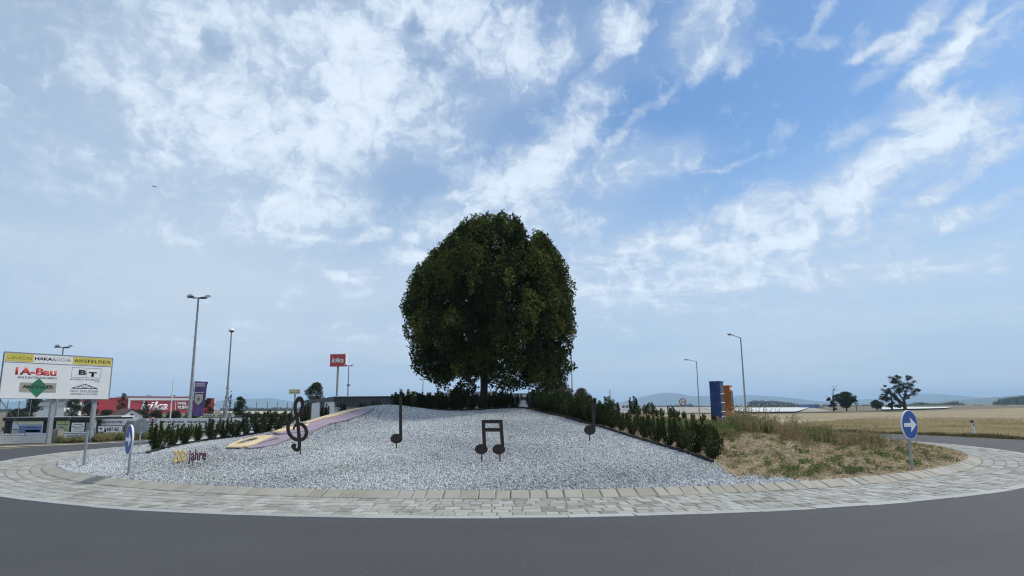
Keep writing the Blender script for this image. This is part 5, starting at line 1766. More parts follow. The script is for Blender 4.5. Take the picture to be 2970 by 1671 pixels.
# little gabled house
YH = 75
zh = float(zg(-40, YH))
ap, el_, er_ = P(384, 1186.5, YH), P(350, 1207, YH), P(415, 1207, YH)
t = thing('gabled_hut', 'white gabled hut with a small dark window below the red store', 'hut', (ap.x, YH, zh), R(48))
hw = (er_.x - el_.x) / 2 * .92; ze = el_.z - zh; za = ap.z - zh
MB().plate([(-hw, 0), (hw, 0), (hw, ze), (0, za - .1), (-hw, ze)], 0, 3.5).build('wall', M_white, t)
M_roof = mat('brown_tiles', (.10, .055, .045), .85, (.075, .045, .038), 6)
for s__ in (-1, 1):
    mb = MB()
    mb.add([(0, -.15, za - .02), (0, 3.7, za - .02), (s__ * (hw + .18), 3.7, ze - .12), (s__ * (hw + .18), -.15, ze - .12), (0, -.15, za + .06), (0, 3.7, za + .06), (s__ * (hw + .2), 3.7, ze - .03), (s__ * (hw + .2), -.15, ze - .03)],
           [(0, 1, 2, 3), (7, 6, 5, 4), (0, 3, 7, 4), (3, 2, 6, 7), (2, 1, 5, 6), (1, 0, 4, 5)])
    mb.build('roof', M_roof, t)
wz = za - .95
win = MB().box(-.13, .13, -.03, -.005, wz, wz + .42).build('window', M_glass, t)
MB().box(-.16, .16, -.02, -.001, wz - .03, wz).build('sill', M_conc, win)
mb = MB()
# lean-to roof on its left
a = P(292, 1208, 62)
t = thing('lean_to_roof', 'flat white-edged lean-to roof left of the gabled hut', 'roof', (P(318, 1208, 62).x, 62, float(zg(-38, 62))), 0)
zz0 = P(318, 1208, 62).z - t.location.z
MB().box(-1.1, 1.1, 0, 2, zz0 - .06, zz0 + .05).build('roof', M_white, t)
MB().box(-1.05, 1.05, .1, 1.9, 0, zz0 - .07).build('wall', M_black, t)
# white house with hipped grey roof behind the billboard posts
YB = 170
zb0 = float(zg(-100, YB))
wa, wb = P(105, 1178, YB), P(187, 1178, YB)
t = thing('hipped_house', 'white house with a dark hipped roof seen between billboard posts', 'house', ((wa.x + wb.x) / 2, YB, zb0), 0)
hw = (wb.x - wa.x) / 2
ze = wa.z - zb0
MB().box(-hw, hw, 0, 7, 0, ze).build('wall', M_white, t)
MB().box(-hw - .35, hw + .35, -.4, 7.4, ze, ze + .9).build('cornice', mat('cornice_grey', (.52, .53, .54), .7), t)
zr = P(146, 1150, YB).z - zb0
mb = MB(); z1_ = ze + .9
mb.add([(-hw, -.2, z1_), (hw, -.2, z1_), (hw, 7.2, z1_), (-hw, 7.2, z1_), (-hw * .35, 3.5, zr), (hw * .35, 3.5, zr)], [(0, 1, 5, 4), (1, 2, 5), (2, 3, 4, 5), (3, 0, 4), (3, 2, 1, 0)])
mb.build('roof', mat('slate', (.07, .075, .085), .8, (.055, .06, .07), 4), t)
MB().box(hw + .5, hw + 2.0, 0, 2, 0, ze * .8).build('annex', M_conc, t)

# ================================================================== RED STORE
KA, KB = P(270, 1190, 300), P(626, 1188, 338)
KA.z = KB.z = 0
kdir = (KB - KA).normalized()
zk = -1.6
t = thing('furniture_store', 'long low red furniture store with big white kika letters', 'store', (KA.x, KA.y, zk), math.atan2(kdir.y, kdir.x))
def kp(px, py):
    """picture point on the front wall -> (along the wall, height)"""
    x, y, w = ray(px, py)
    k_ = Vector((x, y)); q = kdir.x * k_.y - kdir.y * k_.x
    s__ = (k_.x * KA.y - k_.y * KA.x) / q
    s__ = -s__ if ((KA.x + kdir.x * s__) * k_.y - (KA.y + kdir.y * s__) * k_.x) ** 2 > 1e-3 else s__
    hx = KA.x + kdir.x * s__
    return s__, CAMH + w * hx / x - zk
def kbox(name, x0, x1, y0, y1, d0, d1, m, zbot=None):
    (s0, z1), (s1, _), (_, z0) = kp(x0, y0), kp(x1, y0), kp((x0 + x1) / 2, y1)
    z1 = (z1 + kp(x1, y0)[1]) / 2
    return MB().box(s0, s1, d0, d1, z0 if zbot is None else zbot, z1).build(name, m, t)
kbox('wall', 270, 622, 1155, 1200, 0, 30, M_red, 0)
kbox('facade', 373, 600, 1158, 1200, -.6, -.05, mat('red_facade', (.50, .03, .05), .5), 0)
kbox('white_frame', 371, 602, 1155.5, 1161.5, -.95, -.62, M_white)
kbox('white_frame', 371, 377, 1161.8, 1187, -.95, -.62, M_white)
kbox('roof_edge', 270, 625, 1153.5, 1154.9, -.2, 30, mat('roof_edge_pale', (.55, .45, .47), .6))
kbox('upper_storey', 382, 575, 1150, 1153.3, 4, 26, mat('dark_red_roof', (.14, .012, .03), .5))
kbox('upper_roof', 380, 577, 1148.6, 1149.9, 3.5, 27, mat('roof_edge_pale', (.55, .45, .47), .6))
kbox('chimney', 441, 450, 1145.5, 1148.5, 6, 8, M_conc)
kbox('chimney', 512, 522, 1145, 1148.5, 6, 8, M_conc)
kbox('corner_edge', 622.3, 626, 1156, 1197, -.1, .5, M_white, 0)
def ktext(body, x0, x1, y0, y1, **kw):
    (s0, z1), (s1, _), (_, z0) = kp(x0, y0), kp(x1, y0), kp(x0, y1)
    lettering(body, s1 - s0, z1 - z0, M_txtw, t, ((s0 + s1) / 2, -.62, (z0 + z1) / 2), **kw)
ktext('kika', 406, 486, 1165, 1189.5, bold=.022, shear=.25, depth=.3)
ktext('IHRE', 514, 538, 1166, 1175.5, bold=.02, depth=.2)
ktext('NUMMER', 514, 557, 1177, 1187.5, bold=.02, depth=.2)
kbox('stripe', 508, 509.5, 1163, 1190, -.75, -.62, M_txtw)
# kika tower sign
YP = 220
zp = float(zg(-60, YP))
a, b = P(958, 1027, YP), P(1002, 1062, YP)
t = thing('tower_sign', 'tall red cube sign with white kika letters on a single post', 'sign', ((a.x + b.x) / 2, YP, zp), R(-6))
hw = (b.x - a.x) / 2
z1_, z0_ = a.z - zp, b.z - zp
MB().box(-hw, hw, -.2, 1.4, z0_ + .15, z1_ - .15).build('panel', M_red, t)
MB().box(-hw - .1, hw + .1, -.25, 1.5, z1_ - .15, z1_ + .05).build('frame', M_white, t)
MB().box(-hw - .1, hw + .1, -.25, 1.5, z0_ - .05, z0_ + .15).build('frame', M_redp, t)
MB().box(hw, hw + .25, -.2, 1.45, z0_ + .15, z1_ - .15).build('side_panel', M_white, t)
lettering('kika', hw * 1.62, (z1_ - z0_) * .42, M_txtw, t, (0, -.21, (z1_ + z0_) / 2 - .1), bold=.022, shear=.25, depth=.08)
MB().box(-.05, .30, .3, .7, 0, z0_).build('post', mat('post_pale', (.42, .40, .41), .5), t)
MB().box(-.35, -.10, .3, .7, 0, z0_).build('post', M_galv, t)
# pale yellow slatted signs
for (x0, x1, y0, y1, lab, pole_) in [(838, 870, 1129, 1143, 'pale yellow sign of two bars on a pole above the treble clef', True), (1180, 1207, 1134.5, 1148, 'pale yellow sign just above the hedge left of the linden', True)]:
    Y = 140
    a, b = P(x0, y0, Y), P(x1, y1, Y); z_ = float(zg(a.x, Y))
    t = thing('bar_sign', lab, 'sign', ((a.x + b.x) / 2, Y, z_), 0)
    hw = (b.x - a.x) / 2; hh = a.z - b.z
    for f_ in (.02, .36, .70):
        MB().box(-hw, hw, 0, .3, b.z - z_ + hh * f_, b.z - z_ + hh * (f_ + .24)).build('bar', mat('pale_yellow', (.62, .60, .36), .6), t)
    MB().box(-hw * .95, hw * .95, .31, .4, b.z - z_, a.z - z_).build('backing', M_white, t)
    MB().box(-.15, .15, .42, .7, 0, a.z - z_ - .2).build('post', M_galv, t)

# ================================================================== CLUBHOUSE
YC2 = 62.0
zc0 = float(zg(-15, YC2))
fl, fr = P(973, 1149.5, YC2), P(1310, 1153.5, YC2 )
t = thing('clubhouse', 'flat roofed clubhouse with dark ribbed fascia and white walls left of the tree', 'building', (fl.x, YC2, zc0), 0)
Lw = fr.x - fl.x
zt = fl.z - zc0
zf = P(973, 1181, YC2).z - zc0
M_rib = mat('ribbed_fascia', (.075, .078, .082), .6, (.055, .057, .060), 3)
MB().box(.02, Lw, .0, 9.0, zf, zt - .14).build('fascia_core', M_rib, t)
nr = 60
mb = MB()
for i in range(nr):
    x0 = .03 + Lw * i / nr
    MB().box(x0, x0 + Lw / nr * .62, -.05, -.003, zf + .02, zt - .16).build('fascia_board', M_rib, t)
MB().box(-.15, Lw + .1, -.15, 9.2, zt - .13, zt - .04).build('roof_edge', M_dark, t)
MB().box(-.17, Lw + .12, -.17, 9.22, zt - .04, zt).build('roof_trim', M_white, t)
MB().box(.3, Lw - .2, .7, 8.5, 0, zf - .003).build('wall', M_white, t)
for i in range(6):
    x0 = 1.2 + i * 1.6
    win = MB().box(x0, x0 + 1.2, .66, .695, zf - 1.25, zf - .25).build('window', M_glass, t)
    MB().box(x0 - .05, x0 + 1.25, .60, .655, zf - 1.33, zf - 1.26).build('sill', M_white, win)
# receding left wall, slightly splayed: modelled as a wing
wl_ = P(882, 1163, YC2 + 9); 
A = Vector((-.03, 0, 0)); B = Vector((wl_.x - fl.x, 9.0, 0))
d = B - A
wing = MB()
dirv = d.normalized(); nrm = Vector((dirv.y, -dirv.x, 0))
def wall_piece(f0, f1, z0_, z1a, z1b, off_, m, name):
    p0, p1 = A + d * f0 + nrm * off_, A + d * f1 + nrm * off_
    q0, q1 = p0 - nrm * .12, p1 - nrm * .12
    MB().add([(p0.x, p0.y, z0_), (p1.x, p1.y, z0_), (q1.x, q1.y, z0_), (q0.x, q0.y, z0_), (p0.x, p0.y, z1a), (p1.x, p1.y, z1b), (q1.x, q1.y, z1b), (q0.x, q0.y, z1a)],
             [(3, 2, 1, 0), (4, 5, 6, 7), (0, 1, 5, 4), (1, 2, 6, 5), (2, 3, 7, 6), (3, 0, 4, 7)]).build(name, m, t)
zlow = wl_.z - zc0
lerp = lambda f_: zt + (zlow - zt) * f_
nrm = -nrm if nrm.y > 0 else nrm
wall_piece(.02, .30, 0, lerp(.02) - .35, lerp(.30) - .35, 0, M_white, 'wall')
wall_piece(.31, .46, 0, lerp(.31) - .35, lerp(.46) - .35, -.05, mat('navy_door', (.02, .05, .16), .5, (.012, .03, .07), 2), 'door')
wall_piece(.47, .72, 0, lerp(.47) - .35, lerp(.72) - .35, 0, M_white, 'wall')
wall_piece(.73, 1.0, 0, lerp(.73) - .35, lerp(1.0) - .35, -.1, mat('timber_dark', (.05, .032, .024), .8), 'wall')
wall_piece(0, 1.02, lerp(.5) - .34, lerp(0) - .02, lerp(1.02) - .02, .06, M_dark, 'roof_edge')
MB().box(7.0, 7.4, 3.0, 3.4, zt, zt + .25).build('roof_vent', M_conc, t)
# pale halls behind the tree
for (x0, x1, y0, Y, lab) in [(1262, 1300, 1139, 130, 'pale grey low hall left behind the tree trunk'), (1297, 1352, 1129.5, 125, 'taller pale grey hall right of the low hall'), (1460, 1560, 1141, 140, 'pale grey hall behind the hedge right of the trunk'),
                              (1353, 1440, 1136, 128, 'pale grey hall directly behind the trunk')]:
    a, b = P(x0, y0, Y), P(x1, y0, Y)
    t = thing('hall', lab, 'building', ((a.x + b.x) / 2, Y, -1.7 if a.x < 0 else 0), 0, 'pale halls behind the tree')
    zb_ = t.location.z
    hw = (b.x - a.x) / 2
    MB().box(-hw, hw, 0, 14, 0, a.z - zb_ - .35).build('wall', mat('hall_grey', (.36, .37, .40), .6, (.30, .31, .34), .5), t)
    MB().box(-hw - .1, hw + .1, -.1, 14.1, a.z - zb_ - .35, a.z - zb_).build('roof_edge', mat('hall_edge', (.24, .25, .28), .6), t)
    for i in range(4):
        MB().box(-hw + hw * .5 * i + .15, -hw + hw * .5 * i + hw * .4, -.04, -.005, a.z - zb_ - 1.5, a.z - zb_ - .8).build('window', M_glass, t)
# white building with dark windows, blue container, far right buildings
Y = 230
a, b = P(1790, 1173.5, Y), P(1831, 1173.5, Y)
t = thing('white_office', 'low white building with a row of dark windows right of the hedge', 'building', ((a.x + b.x) / 2, Y, 0), 0)
hw = (b.x - a.x) / 2
MB().box(-hw, hw, 0, 8, 0, a.z).build('wall', M_white, t)
for i in range(7):
    MB().box(-hw * .35 + i * hw * .19, -hw * .35 + i * hw * .19 + hw * .12, -.05, -.005, a.z - 1.1, a.z - .3).build('window', M_glass, t)
Y = 90
a, b = P(1757, 1171, Y), P(1768, 1184, Y)
t = thing('blue_sign', 'small blue panel above the right end of the dark hedge', 'sign', ((a.x + b.x) / 2, Y, 0), 0)
MB().box(-.26, .26, 0, .08, b.z, a.z).build('panel', mat('blue_mid', (.02, .10, .35), .5), t)
MB().box(-.04, .04, .085, .15, 0, a.z - .05).build('post', M_galv, t)
Y = 330
a, b = P(2342, 1174.5, Y), P(2373, 1182, Y)
t = thing('blue_hall', 'small blue hall at the end of the white crop foil', 'building', ((a.x + b.x) / 2, Y, 0), 0)
hw = (b.x - a.x) / 2
MB().box(-hw, hw, 0, 10, 0, a.z).build('wall', mat('hall_blue', (.10, .17, .36), .6), t)
MB().box(-hw - .2, hw + .2, -.2, 10.2, a.z, a.z + .3).build('roof', M_galv, t)
MB().box(hw + .3, hw + 2.7, 0, 8, 0, a.z - .6).build('annex', M_conc, t)
MB().box(hw + 2.2, hw + 3.0, 2, 3, 0, a.z + 1.0).build('chimney', M_white, t)
for (x0, x1, y0, Y, lab, m_) in [(2907, 2922, 1179.5, 420, 'tiny white house under the wooded slope at the right edge', M_white), (2842, 2848, 1178.5, 500, 'tiny white hut left of the wooded slope', M_white),
                                  (2762, 2780, 1163, 900, 'distant grey block above the right tree belt', M_conc)]:
    a, b = P(x0, y0, Y), P(x1, y0, Y)
    t = thing('distant_house', lab, 'house', ((a.x + b.x) / 2, Y, 0), 0)
    hw = (b.x - a.x) / 2
    MB().box(-hw, hw, 0, 6, 0, max(a.z - .8, .5)).build('wall', m_, t)
    MB().plate([(-hw - .2, max(a.z - .8, .5)), (hw + .2, max(a.z - .8, .5)), (hw * .6, a.z), (-hw * .6, a.z)], -.2, 6.2).build('roof', M_conc, t)
# net posts of the football ground
M_net = mat('net_post', (.16, .18, .17), .6)
k_ = 0
for (px, pt, Y) in [(24, 1160, 95), (57, 1163, 95), (91, 1160, 95), (195, 1160, 95), (240, 1162, 95), (272, 1160, 95), (336, 1165, 95), (425, 1168, 95), (462, 1170, 95), (541, 1168, 95), (613, 1165, 95), (650, 1165, 95),
                    (681, 1165, 95), (712, 1165, 95), (744, 1166, 100), (776, 1166, 105), (805, 1167, 110), (834, 1167, 115), (850, 1168, 118)]:
    top = P(px, pt, Y)
    o = MB().tube([(0, 0, 0), (0, 0, top.z - zl)], .05, 6).build('net_post', M_net, None, (top.x, Y, zl))
    prop(o, ordinal(k_) + ' thin dark net post from the left along the football ground', 'net post', 'net posts round the football ground')
    k_ += 1

# ================================================================== BACKGROUND TREES
M_far = tint_mat('far_leaf', [(.016, .022, .010), (.035, .046, .018), (.065, .075, .030), (.10, .10, .05)], .85, .15, spec=.1)
M_fard = tint_mat('far_leaf_dull', [(.03, .03, .018), (.07, .065, .038), (.13, .115, .075), (.20, .17, .13)], .85, .2, spec=.1)
def bg_tree(name, label, cx_, top, base_, wpx, Y, shape='round', m=None, density=1.0, leaf=1.0, tint=.42, group=None, trunk=True, zb=None, seed=None):
    rg = np.random.default_rng(seed or int(cx_ * 7 + top))
    k3 = Y / FPX
    c = P(cx_, base_, Y)
    zb_ = c.z if zb is None else zb
    t = thing(name, label, 'tree' if 'tree' in name or 'cypress' in name else 'bush', (c.x, Y, zb_), 0, group)
    h = P(cx_, top, Y).z - zb_
    w = wpx * k3 / 2
    cl = []
    nC = int(46 * density)
    z0_ = h * (.25 if shape == 'round' else (.02 if shape == 'bush' else .04))
    for i in range(nC):
        u = rg.random() ** (.8)
        z_ = z0_ + (h - z0_) * u
        if shape == 'cypress':
            prof_ = math.sin(min(1, (1 - u) * 1.25 + .08) * math.pi / 2) * (1 if u < .95 else .5)
        elif shape == 'bush':
            prof_ = math.sqrt(max(0, 1 - u ** 2.2))
        else:
            prof_ = math.sin(math.pi * (u * .86 + .12)) ** .55
        a = rg.uniform(0, 6.28); q = math.sqrt(rg.random())
        rr_ = w * prof_ * q * .82
        s_ = w * rg.uniform(.20, .36) * (1 if shape != 'cypress' else .9)
        cl.append((rr_ * math.cos(a), rr_ * math.sin(a), min(z_, h - s_ * .6), s_, s_ * rg.uniform(.6, .95) if shape != 'cypress' else s_ * 2.0, float(np.clip(rg.normal(tint, .15), 0, 1))))
    lsz = max(.10, 2.0 * k3 * 1.2) * leaf
    per = 26 * (w * .3) ** 2 / (lsz ** 2) * 1.1
    norm = .45 ** 1.86
    Vs, Ts = [], []
    for q in cl:
        n_ = int(np.clip(20 * (q[3] * max(q[4], q[3])) / (lsz ** 2), 14, 1400))
        d_ = unit(rg.normal(0, 1, (n_, 3)))
        C = np.array(q[:3]) + d_ * (.45 + .6 * rg.random((n_, 1))) * np.array([q[3], q[3], q[4]])
        C[:, 2] = np.maximum(C[:, 2], .02)
        Vs.append(leaves(C, d_ + rg.normal(0, .7, (n_, 3)), d_ + rg.normal(0, .5, (n_, 3)) + np.array([0, 0, .4]), lsz * rg.uniform(.6, 1.2, n_), lsz * .7 * rg.uniform(.6, 1.2, n_)))
        Ts.append(np.clip(q[5] + rg.normal(0, .12, n_) + .1 * d_[:, 2], 0, 1))
    prop(link('crown', quads_mesh('crown', np.concatenate(Vs), np.concatenate(Ts)), m or M_far, t), kind='stuff')
    if trunk:
        mb = MB()
        mb.tube([(0, 0, -.3), (0, 0, h * .3), (w * .05, 0, h * .65)], [w * .09 + .03, w * .06 + .02, w * .02], 8)
        for i in range(5):
            a = i * 1.3
            mb.tube([(0, 0, h * (.25 + .06 * i)), (w * .5 * math.cos(a), w * .5 * math.sin(a), h * (.45 + .08 * i))], [w * .035 + .01, w * .01], 5)
        mb.build('trunk', M_bark, t)
    return t
bg_tree('bushy_tree', 'dark bushy tree above the roof end of the clubhouse', 913, 1112, 1168, 66, 95, 'round', zb=zl, density=1.5)
bg_tree('cypress', 'slim dark cypress behind the mushroom lamp', 655, 1120, 1200, 17, 75, 'cypress', zb=zl, tint=.25)
bg_tree('cypress', 'thinner cypress close right of the taller one', 666, 1134, 1200, 9, 76, 'cypress', zb=zl, tint=.25)
bg_tree('conical_tree', 'broad dark conical tree right of the cypresses', 696, 1152, 1210, 42, 75, 'round', zb=zl, tint=.25, density=1.4)
bg_tree('round_tree', 'round green tree before the right end of the red store', 603, 1156, 1205, 40, 78, 'round', zb=zl, tint=.4)
bg_tree('slender_tree', 'slender leafy tree rising before the left part of the red store', 350, 1140, 1205, 34, 85, 'round', zb=zl, tint=.5, density=.9)
bg_tree('slender_tree', 'small leafy tree covering the first letter of the store sign', 418, 1162, 1208, 24, 80, 'round', zb=zl, tint=.5)
bg_tree('broad_tree', 'dark tree left of the hipped house behind the billboard', 92, 1150, 1205, 55, 120, 'round', zb=zl, tint=.3)
bg_tree('broad_tree', 'dark tree right of the hipped house behind the billboard', 212, 1152, 1208, 50, 120, 'round', zb=zl, tint=.3)
bg_tree('broad_tree', 'dark tree left of the right billboard post', 256, 1150, 1208, 55, 120, 'round', zb=zl, tint=.3)
bg_tree('bush', 'low dark bush left of the broad trees behind the billboard', 50, 1188, 1212, 70, 110, 'bush', zb=zl, trunk=False, tint=.35)
for i, (cx_, w_) in enumerate([(310, 60), (360, 60), (410, 60), (455, 60), (505, 60), (555, 60)]):
    bg_tree('hedge_bush', ordinal(i) + ' low green bush from the left along the foot of the red store', cx_, 1191 + 2 * (i % 2), 1212, w_ * 1.1, 88, 'bush', zb=zl, trunk=False, tint=.5, group='bushes below the red store')
for i, (cx_, tp, w_) in enumerate([(722, 1192, 30), (745, 1196, 34), (770, 1198, 36), (795, 1196, 40), (822, 1196, 36)]):
    bg_tree('scrub_bush', ordinal(i) + ' brownish scrub bush from the left beside the conical tree', cx_, tp, 1214, w_, 70, 'bush', zb=zl, trunk=False, tint=.35, m=M_fard, group='scrub bushes left of the treble clef')
bg_tree('round_bush_tree', 'pale green tree behind the hedge right of the linden', 1635, 1112, 1190, 62, 60, 'round', zb=0, m=M_fard, tint=.35, density=1.3)
bg_tree('bush', 'brownish bush behind the hedge right of the pale green tree', 1688, 1128, 1195, 66, 58, 'bush', zb=0, m=M_fard, tint=.55, trunk=False, density=1.5)
bg_tree('bush', 'greyish bush close behind the hedge at its right shoulder', 1612, 1135, 1195, 46, 57, 'bush', zb=0, m=M_fard, tint=.3, trunk=False)
# trees in the field
bg_tree('field_tree', 'round dense tree with short trunk in the far field', 2456, 1138, 1193, 50, 160, 'round', tint=.2, density=1.5)
bg_tree('field_tree', 'thin small tree touching the round field tree on its right', 2485, 1148, 1192, 14, 162, 'round', tint=.3, density=.6)
bg_tree('field_tree', 'small low tree between the two tree groups', 2545, 1162, 1190, 36, 175, 'round', tint=.2)
def open_tree(name, label, base_, Y, limbs, tufts, seed, r0=.45, tint=.3):
    rg = np.random.default_rng(seed)
    c = P(base_[0], base_[1], Y)
    t = thing(name, label, 'tree', c, 0)
    k3 = Y / FPX
    L = lambda q: (P(q[0], q[1], Y).x - c.x, rg.uniform(-.8, .8) if q[1] < base_[1] - 25 else 0, P(q[0], q[1], Y).z - c.z)
    mb = MB()
    for (pts_, r_a, r_b) in limbs:
        rr_ = np.linspace(r_a, r_b, len(pts_)) * .58
        mb.tube([L(q) for q in pts_], [float(q) for q in rr_], 7)
    mb.build('trunk', M_bark, t)
    if tufts:
        Vs, Ts = [], []
        for (x_, y_, s_) in tufts:
            for q in range(5):
                p_ = np.array(L((x_ + rg.normal(0, s_ * .5), y_ + rg.normal(0, s_ * .42))))
                rad = s_ * k3 * rg.uniform(.35, 1.0)
                n_ = 75
                d_ = unit(rg.normal(0, 1, (n_, 3)))
                C = p_ + d_ * (.15 + 1.0 * rg.random((n_, 1))) * np.array([rad, rad, rad * .55])
                Vs.append(leaves(C, rg.normal(0, 1, (n_, 3)), d_ + rg.normal(0, .6, (n_, 3)), .26 * rg.uniform(.6, 1.2, n_), .2 * rg.uniform(.6, 1.2, n_)))
                Ts.append(np.clip(rg.normal(tint, .15, n_), 0, 1))
        prop(link('crown', quads_mesh('crown', np.concatenate(Vs), np.concatenate(Ts)), M_far, t), kind='stuff')
    return t
open_tree('bare_tree', 'nearly bare tree with forked dead top beside the round field tree', (2419, 1192), 160,
          [([(2419, 1193), (2419, 1165), (2419, 1130)], .45, .12), ([(2419, 1131), (2415, 1124), (2409, 1117)], .1, .03), ([(2419, 1131), (2422, 1122), (2425, 1117)], .1, .03), ([(2418, 1133), (2412, 1130), (2408, 1127)], .08, .03),
           ([(2419, 1170), (2410, 1163), (2403, 1153), (2397, 1150)], .2, .04), ([(2420, 1134), (2427, 1130), (2431, 1130)], .07, .03), ([(2418, 1148), (2412, 1143), (2410, 1141)], .06, .03), ([(2420, 1160), (2425, 1152), (2428, 1142)], .15, .04)],
          [(2416, 1165, 8), (2420, 1176, 10), (2414, 1175, 8), (2421, 1150, 5), (2426, 1148, 5), (2404, 1158, 4)], 5)
open_tree('gnarled_tree', 'tallest open crowned gnarled tree in the far field', (2626, 1192), 157,
          [([(2626, 1194), (2624, 1175), (2622, 1160), (2626, 1140)], .8, .4), ([(2622, 1162), (2610, 1148), (2600, 1122), (2592, 1105)], .35, .1), ([(2626, 1142), (2632, 1122), (2634, 1103)], .35, .1),
           ([(2624, 1158), (2640, 1142), (2655, 1133)], .25, .06), ([(2622, 1170), (2605, 1162), (2595, 1152)], .25, .06)],
          [(2594, 1098, 12), (2588, 1104, 8), (2602, 1108, 13), (2612, 1120, 14), (2598, 1120, 12), (2632, 1097, 9), (2640, 1112, 12), (2636, 1124, 13), (2622, 1130, 12), (2645, 1138, 12), (2660, 1132, 7), (2606, 1134, 10), (2628, 1146, 9),
           (2598, 1158, 8), (2612, 1166, 9), (2604, 1176, 8), (2614, 1176, 8)], 6)
open_tree('gnarled_tree', 'smaller open crowned tree left of the tallest gnarled tree', (2588, 1192), 160,
          [([(2588, 1193), (2587, 1170), (2583, 1150), (2580, 1135)], .4, .12), ([(2585, 1160), (2572, 1152), (2562, 1153)], .18, .05), ([(2586, 1165), (2596, 1155), (2600, 1145)], .15, .05)],
          [(2572, 1130, 10), (2580, 1136, 10), (2570, 1145, 10), (2562, 1154, 8), (2588, 1146, 10), (2596, 1150, 8), (2578, 1158, 10), (2588, 1168, 8), (2582, 1175, 7), (2568, 1156, 8)], 8, tint=.4)

# distant woods that read as one mass
def wood(name, x0, x1, tops, base_, Y, m, seed, tint=.35):
    rg = np.random.default_rng(seed)
    k3 = Y / FPX
    Vs, Ts = [], []
    xs = np.arange(x0, x1, 2.2)
    lsz = 1.6 * k3
    for x_ in xs:
        tp = np.interp(x_, [q[0] for q in tops], [q[1] for q in tops]) + rg.normal(0, .8)
        y_ = tp
        while y_ < base_:
            c = np.array(P(x_ + rg.normal(0, 1.5), y_ + 2, Y + rg.uniform(-20, 20) * Y / 500))
            n_ = 14
            d_ = unit(rg.normal(0, 1, (n_, 3)))
            C = c + d_ * 2.6 * k3
            Vs.append(leaves(C, rg.normal(0, 1, (n_, 3)), d_ + np.array([0, 0, .3]), lsz * rg.uniform(.8, 1.6, n_), lsz * rg.uniform(.6, 1.3, n_)))
            tl = tint + .3 * math.sin(x_ * .15 + y_ * .3) * .5
            Ts.append(np.clip(rg.normal(tl, .12, n_), 0, 1))
            y_ += 2.6
    return prop(link(name, quads_mesh(name, np.concatenate(Vs), np.concatenate(Ts)), m), kind='stuff')
wood('woods', 2163, 2345, [(2163, 1180), (2172, 1166), (2185, 1162), (2250, 1164), (2290, 1168), (2320, 1173), (2345, 1174)], 1184, 480, M_far, 1, .45)
wood('woods', 2340, 2560, [(2340, 1175), (2400, 1174), (2480, 1178), (2510, 1174), (2560, 1176)], 1182, 620, M_far, 2, .45)
wood('woods', 2560, 2800, [(2560, 1175), (2640, 1172), (2660, 1167), (2680, 1168), (2720, 1172), (2745, 1168), (2790, 1168), (2800, 1175)], 1181, 620, M_far, 3, .5)
wood('woods', 2880, 3100, [(2880, 1168), (2900, 1157), (2940, 1152), (3000, 1146), (3100, 1140)], 1178, 700, M_far, 4, .4)
wood('woods', 1830, 2160, [(1830, 1180), (1900, 1178), (1990, 1173), (2005, 1171), (2015, 1178), (2160, 1180)], 1182, 800, M_far, 5, .4)
wood('woods', 640, 880, [(640, 1184), (700, 1183), (760, 1184), (800, 1182), (880, 1184)], 1191, 600, M_far, 6, .4)
wood('woods', -200, 100, [(-200, 1180), (40, 1187), (100, 1184)], 1193, 500, M_far, 7, .4)

# ================================================================== HILLS
def hill(name, pts, Y, depth, m, seed):
    """ridge whose skyline follows the points; a real ridge with slopes to both sides"""
    xs = np.linspace(pts[0][0], pts[-1][0], 160)
    ys = np.interp(xs, [p[0] for p in pts], [p[1] for p in pts])
    ker = np.hanning(9); ker /= ker.sum()
    ys = np.convolve(np.pad(ys, 4, 'edge'), ker, 'valid')
    rows = 13
    vs = []
    rg = np.random.default_rng(seed)
    for j in range(rows):
        v_ = j / (rows - 1) * 2 - 1
        f_ = (math.cos(v_ * math.pi) + 1) / 2
        for x_, y_ in zip(xs, ys):
            p = P(x_, y_, Y)
            vs.append((p.x, Y + v_ * depth, max(p.z, 0) * f_ * (1 + .06 * math.sin(x_ * .05 + j)) - 3 * (1 - f_) if 0 < j < rows - 1 else -5))
    n_ = len(xs)
    me = bpy.data.meshes.new(name)
    me.from_pydata(vs, [], [(j * n_ + i, j * n_ + i + 1, (j + 1) * n_ + i + 1, (j + 1) * n_ + i) for j in range(rows - 1) for i in range(n_ - 1)])
    me.polygons.foreach_set('use_smooth', [True] * len(me.polygons))
    return prop(link(name, me, m), kind='structure')
M_hill = mat('wooded_hill', (.040, .055, .040), .95, (.075, .085, .055), .004, coords='World')
hill('hills', [(1690, 1181), (1760, 1179), (1800, 1168), (1850, 1155), (1880, 1147), (1935, 1141), (1975, 1146), (2030, 1150), (2100, 1151), (2150, 1147), (2200, 1150), (2250, 1151), (2290, 1160), (2340, 1165), (2380, 1170), (2450, 1176)], 6500, 1500, M_hill, 1)
hill('hills', [(2340, 1176), (2450, 1163), (2500, 1158), (2560, 1157), (2610, 1150), (2650, 1142), (2700, 1145), (2760, 1152), (2830, 1157), (2900, 1160), (3000, 1163), (3200, 1165)], 6800, 1500, M_hill, 2)
hill('hills', [(2700, 1175), (2800, 1164), (2850, 1158), (2900, 1154), (2970, 1147), (3100, 1140), (3300, 1150)], 3300, 900, M_hill, 3)
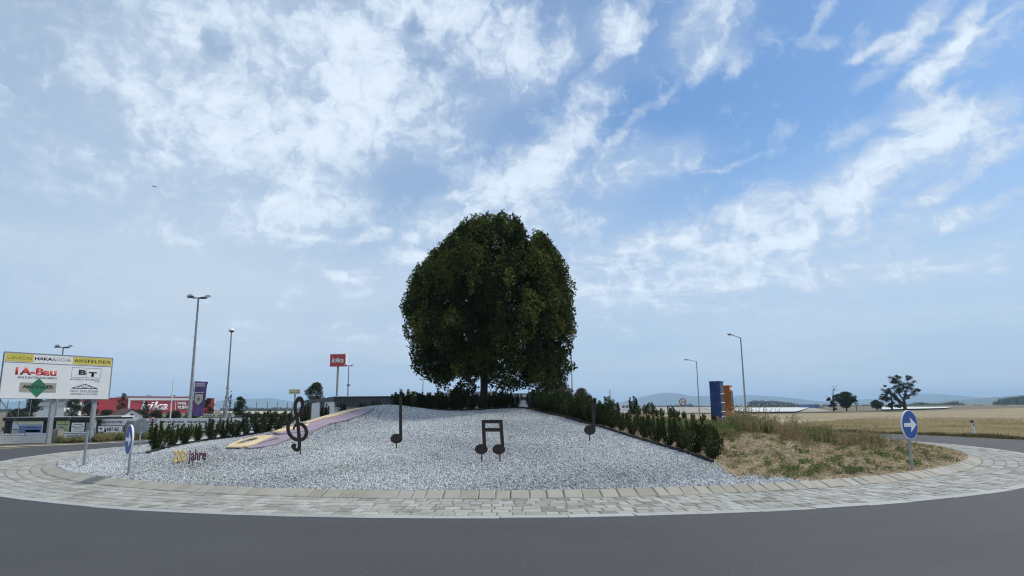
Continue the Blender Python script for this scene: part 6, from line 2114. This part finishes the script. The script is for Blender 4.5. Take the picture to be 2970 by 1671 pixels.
hill('hills', [(560, 1185), (640, 1170), (690, 1158), (730, 1154), (790, 1157), (850, 1163), (950, 1172), (1050, 1175), (1300, 1180)], 7000, 1500, M_hill, 4)
hill('hills', [(-300, 1165), (-100, 1160), (0, 1170), (40, 1172), (80, 1166), (150, 1158), (230, 1162), (400, 1172), (600, 1182)], 5800, 1500, M_hill, 5)

# roadside plants on the left verge
rg = np.random.default_rng(77)
Vv, Tt = [], []
for i in range(260):
    px = rg.uniform(165, 560)
    y0 = np.interp(px, [140, 290, 420, 560], [1286, 1281, 1274, 1266])
    c = G(px, y0 - abs(rg.normal(0, 3.0)))
    if abs(px - 215) < 40:
        hgt = rg.uniform(.08, .2)
    else:
        hgt = rg.uniform(.15, .38)
    weed((c.x, c.y, 0), hgt, .25, rg.choice([.2, .45, .7, .85]), 5, 46, .06)
prop(link('verge_plants', quads_mesh('verge_plants', np.concatenate(Vv), np.concatenate(Tt)), M_weed), kind='stuff')

# small aircraft high on the left
p = P(448, 541, 1700)
t = thing('distant_aircraft', 'tiny aircraft in the sky above the floodlight mast', 'aircraft', p, R(80))
MB().tube([(0, -7, 0), (0, -5.5, .1), (0, 4, .1), (0, 8, .6)], [.2, .8, .8, .2], 8).build('fuselage', M_galv, t)
MB().box(-8, 8, -1.6, .6, 0, .2).build('wing', M_galv, t)
MB().box(-2.4, 2.4, 6.2, 7.6, .5, .6).build('tail', M_galv, t)

# ================================================================== HAZE
hz = MB().box(-9200, 9200, -400, 9200, -8, 160).build('haze', None)
m = bpy.data.materials.new('haze')
m.use_nodes = True
tn = m.node_tree; tn.nodes.clear()
vol = tn.nodes.new('ShaderNodeVolumePrincipled')
vol.inputs['Color'].default_value = (.50, .73, 1.0, 1)
vol.inputs['Density'].default_value = .00018
mo = tn.nodes.new('ShaderNodeOutputMaterial')
tn.links.new(vol.outputs[0], mo.inputs['Volume'])
hz.data.materials.clear(); hz.data.materials.append(m)
prop(hz, kind='stuff')
S.cycles.volume_bounces = 2
S.cycles.max_bounces = 6
S.cycles.diffuse_bounces = 3
S.cycles.use_denoising = True
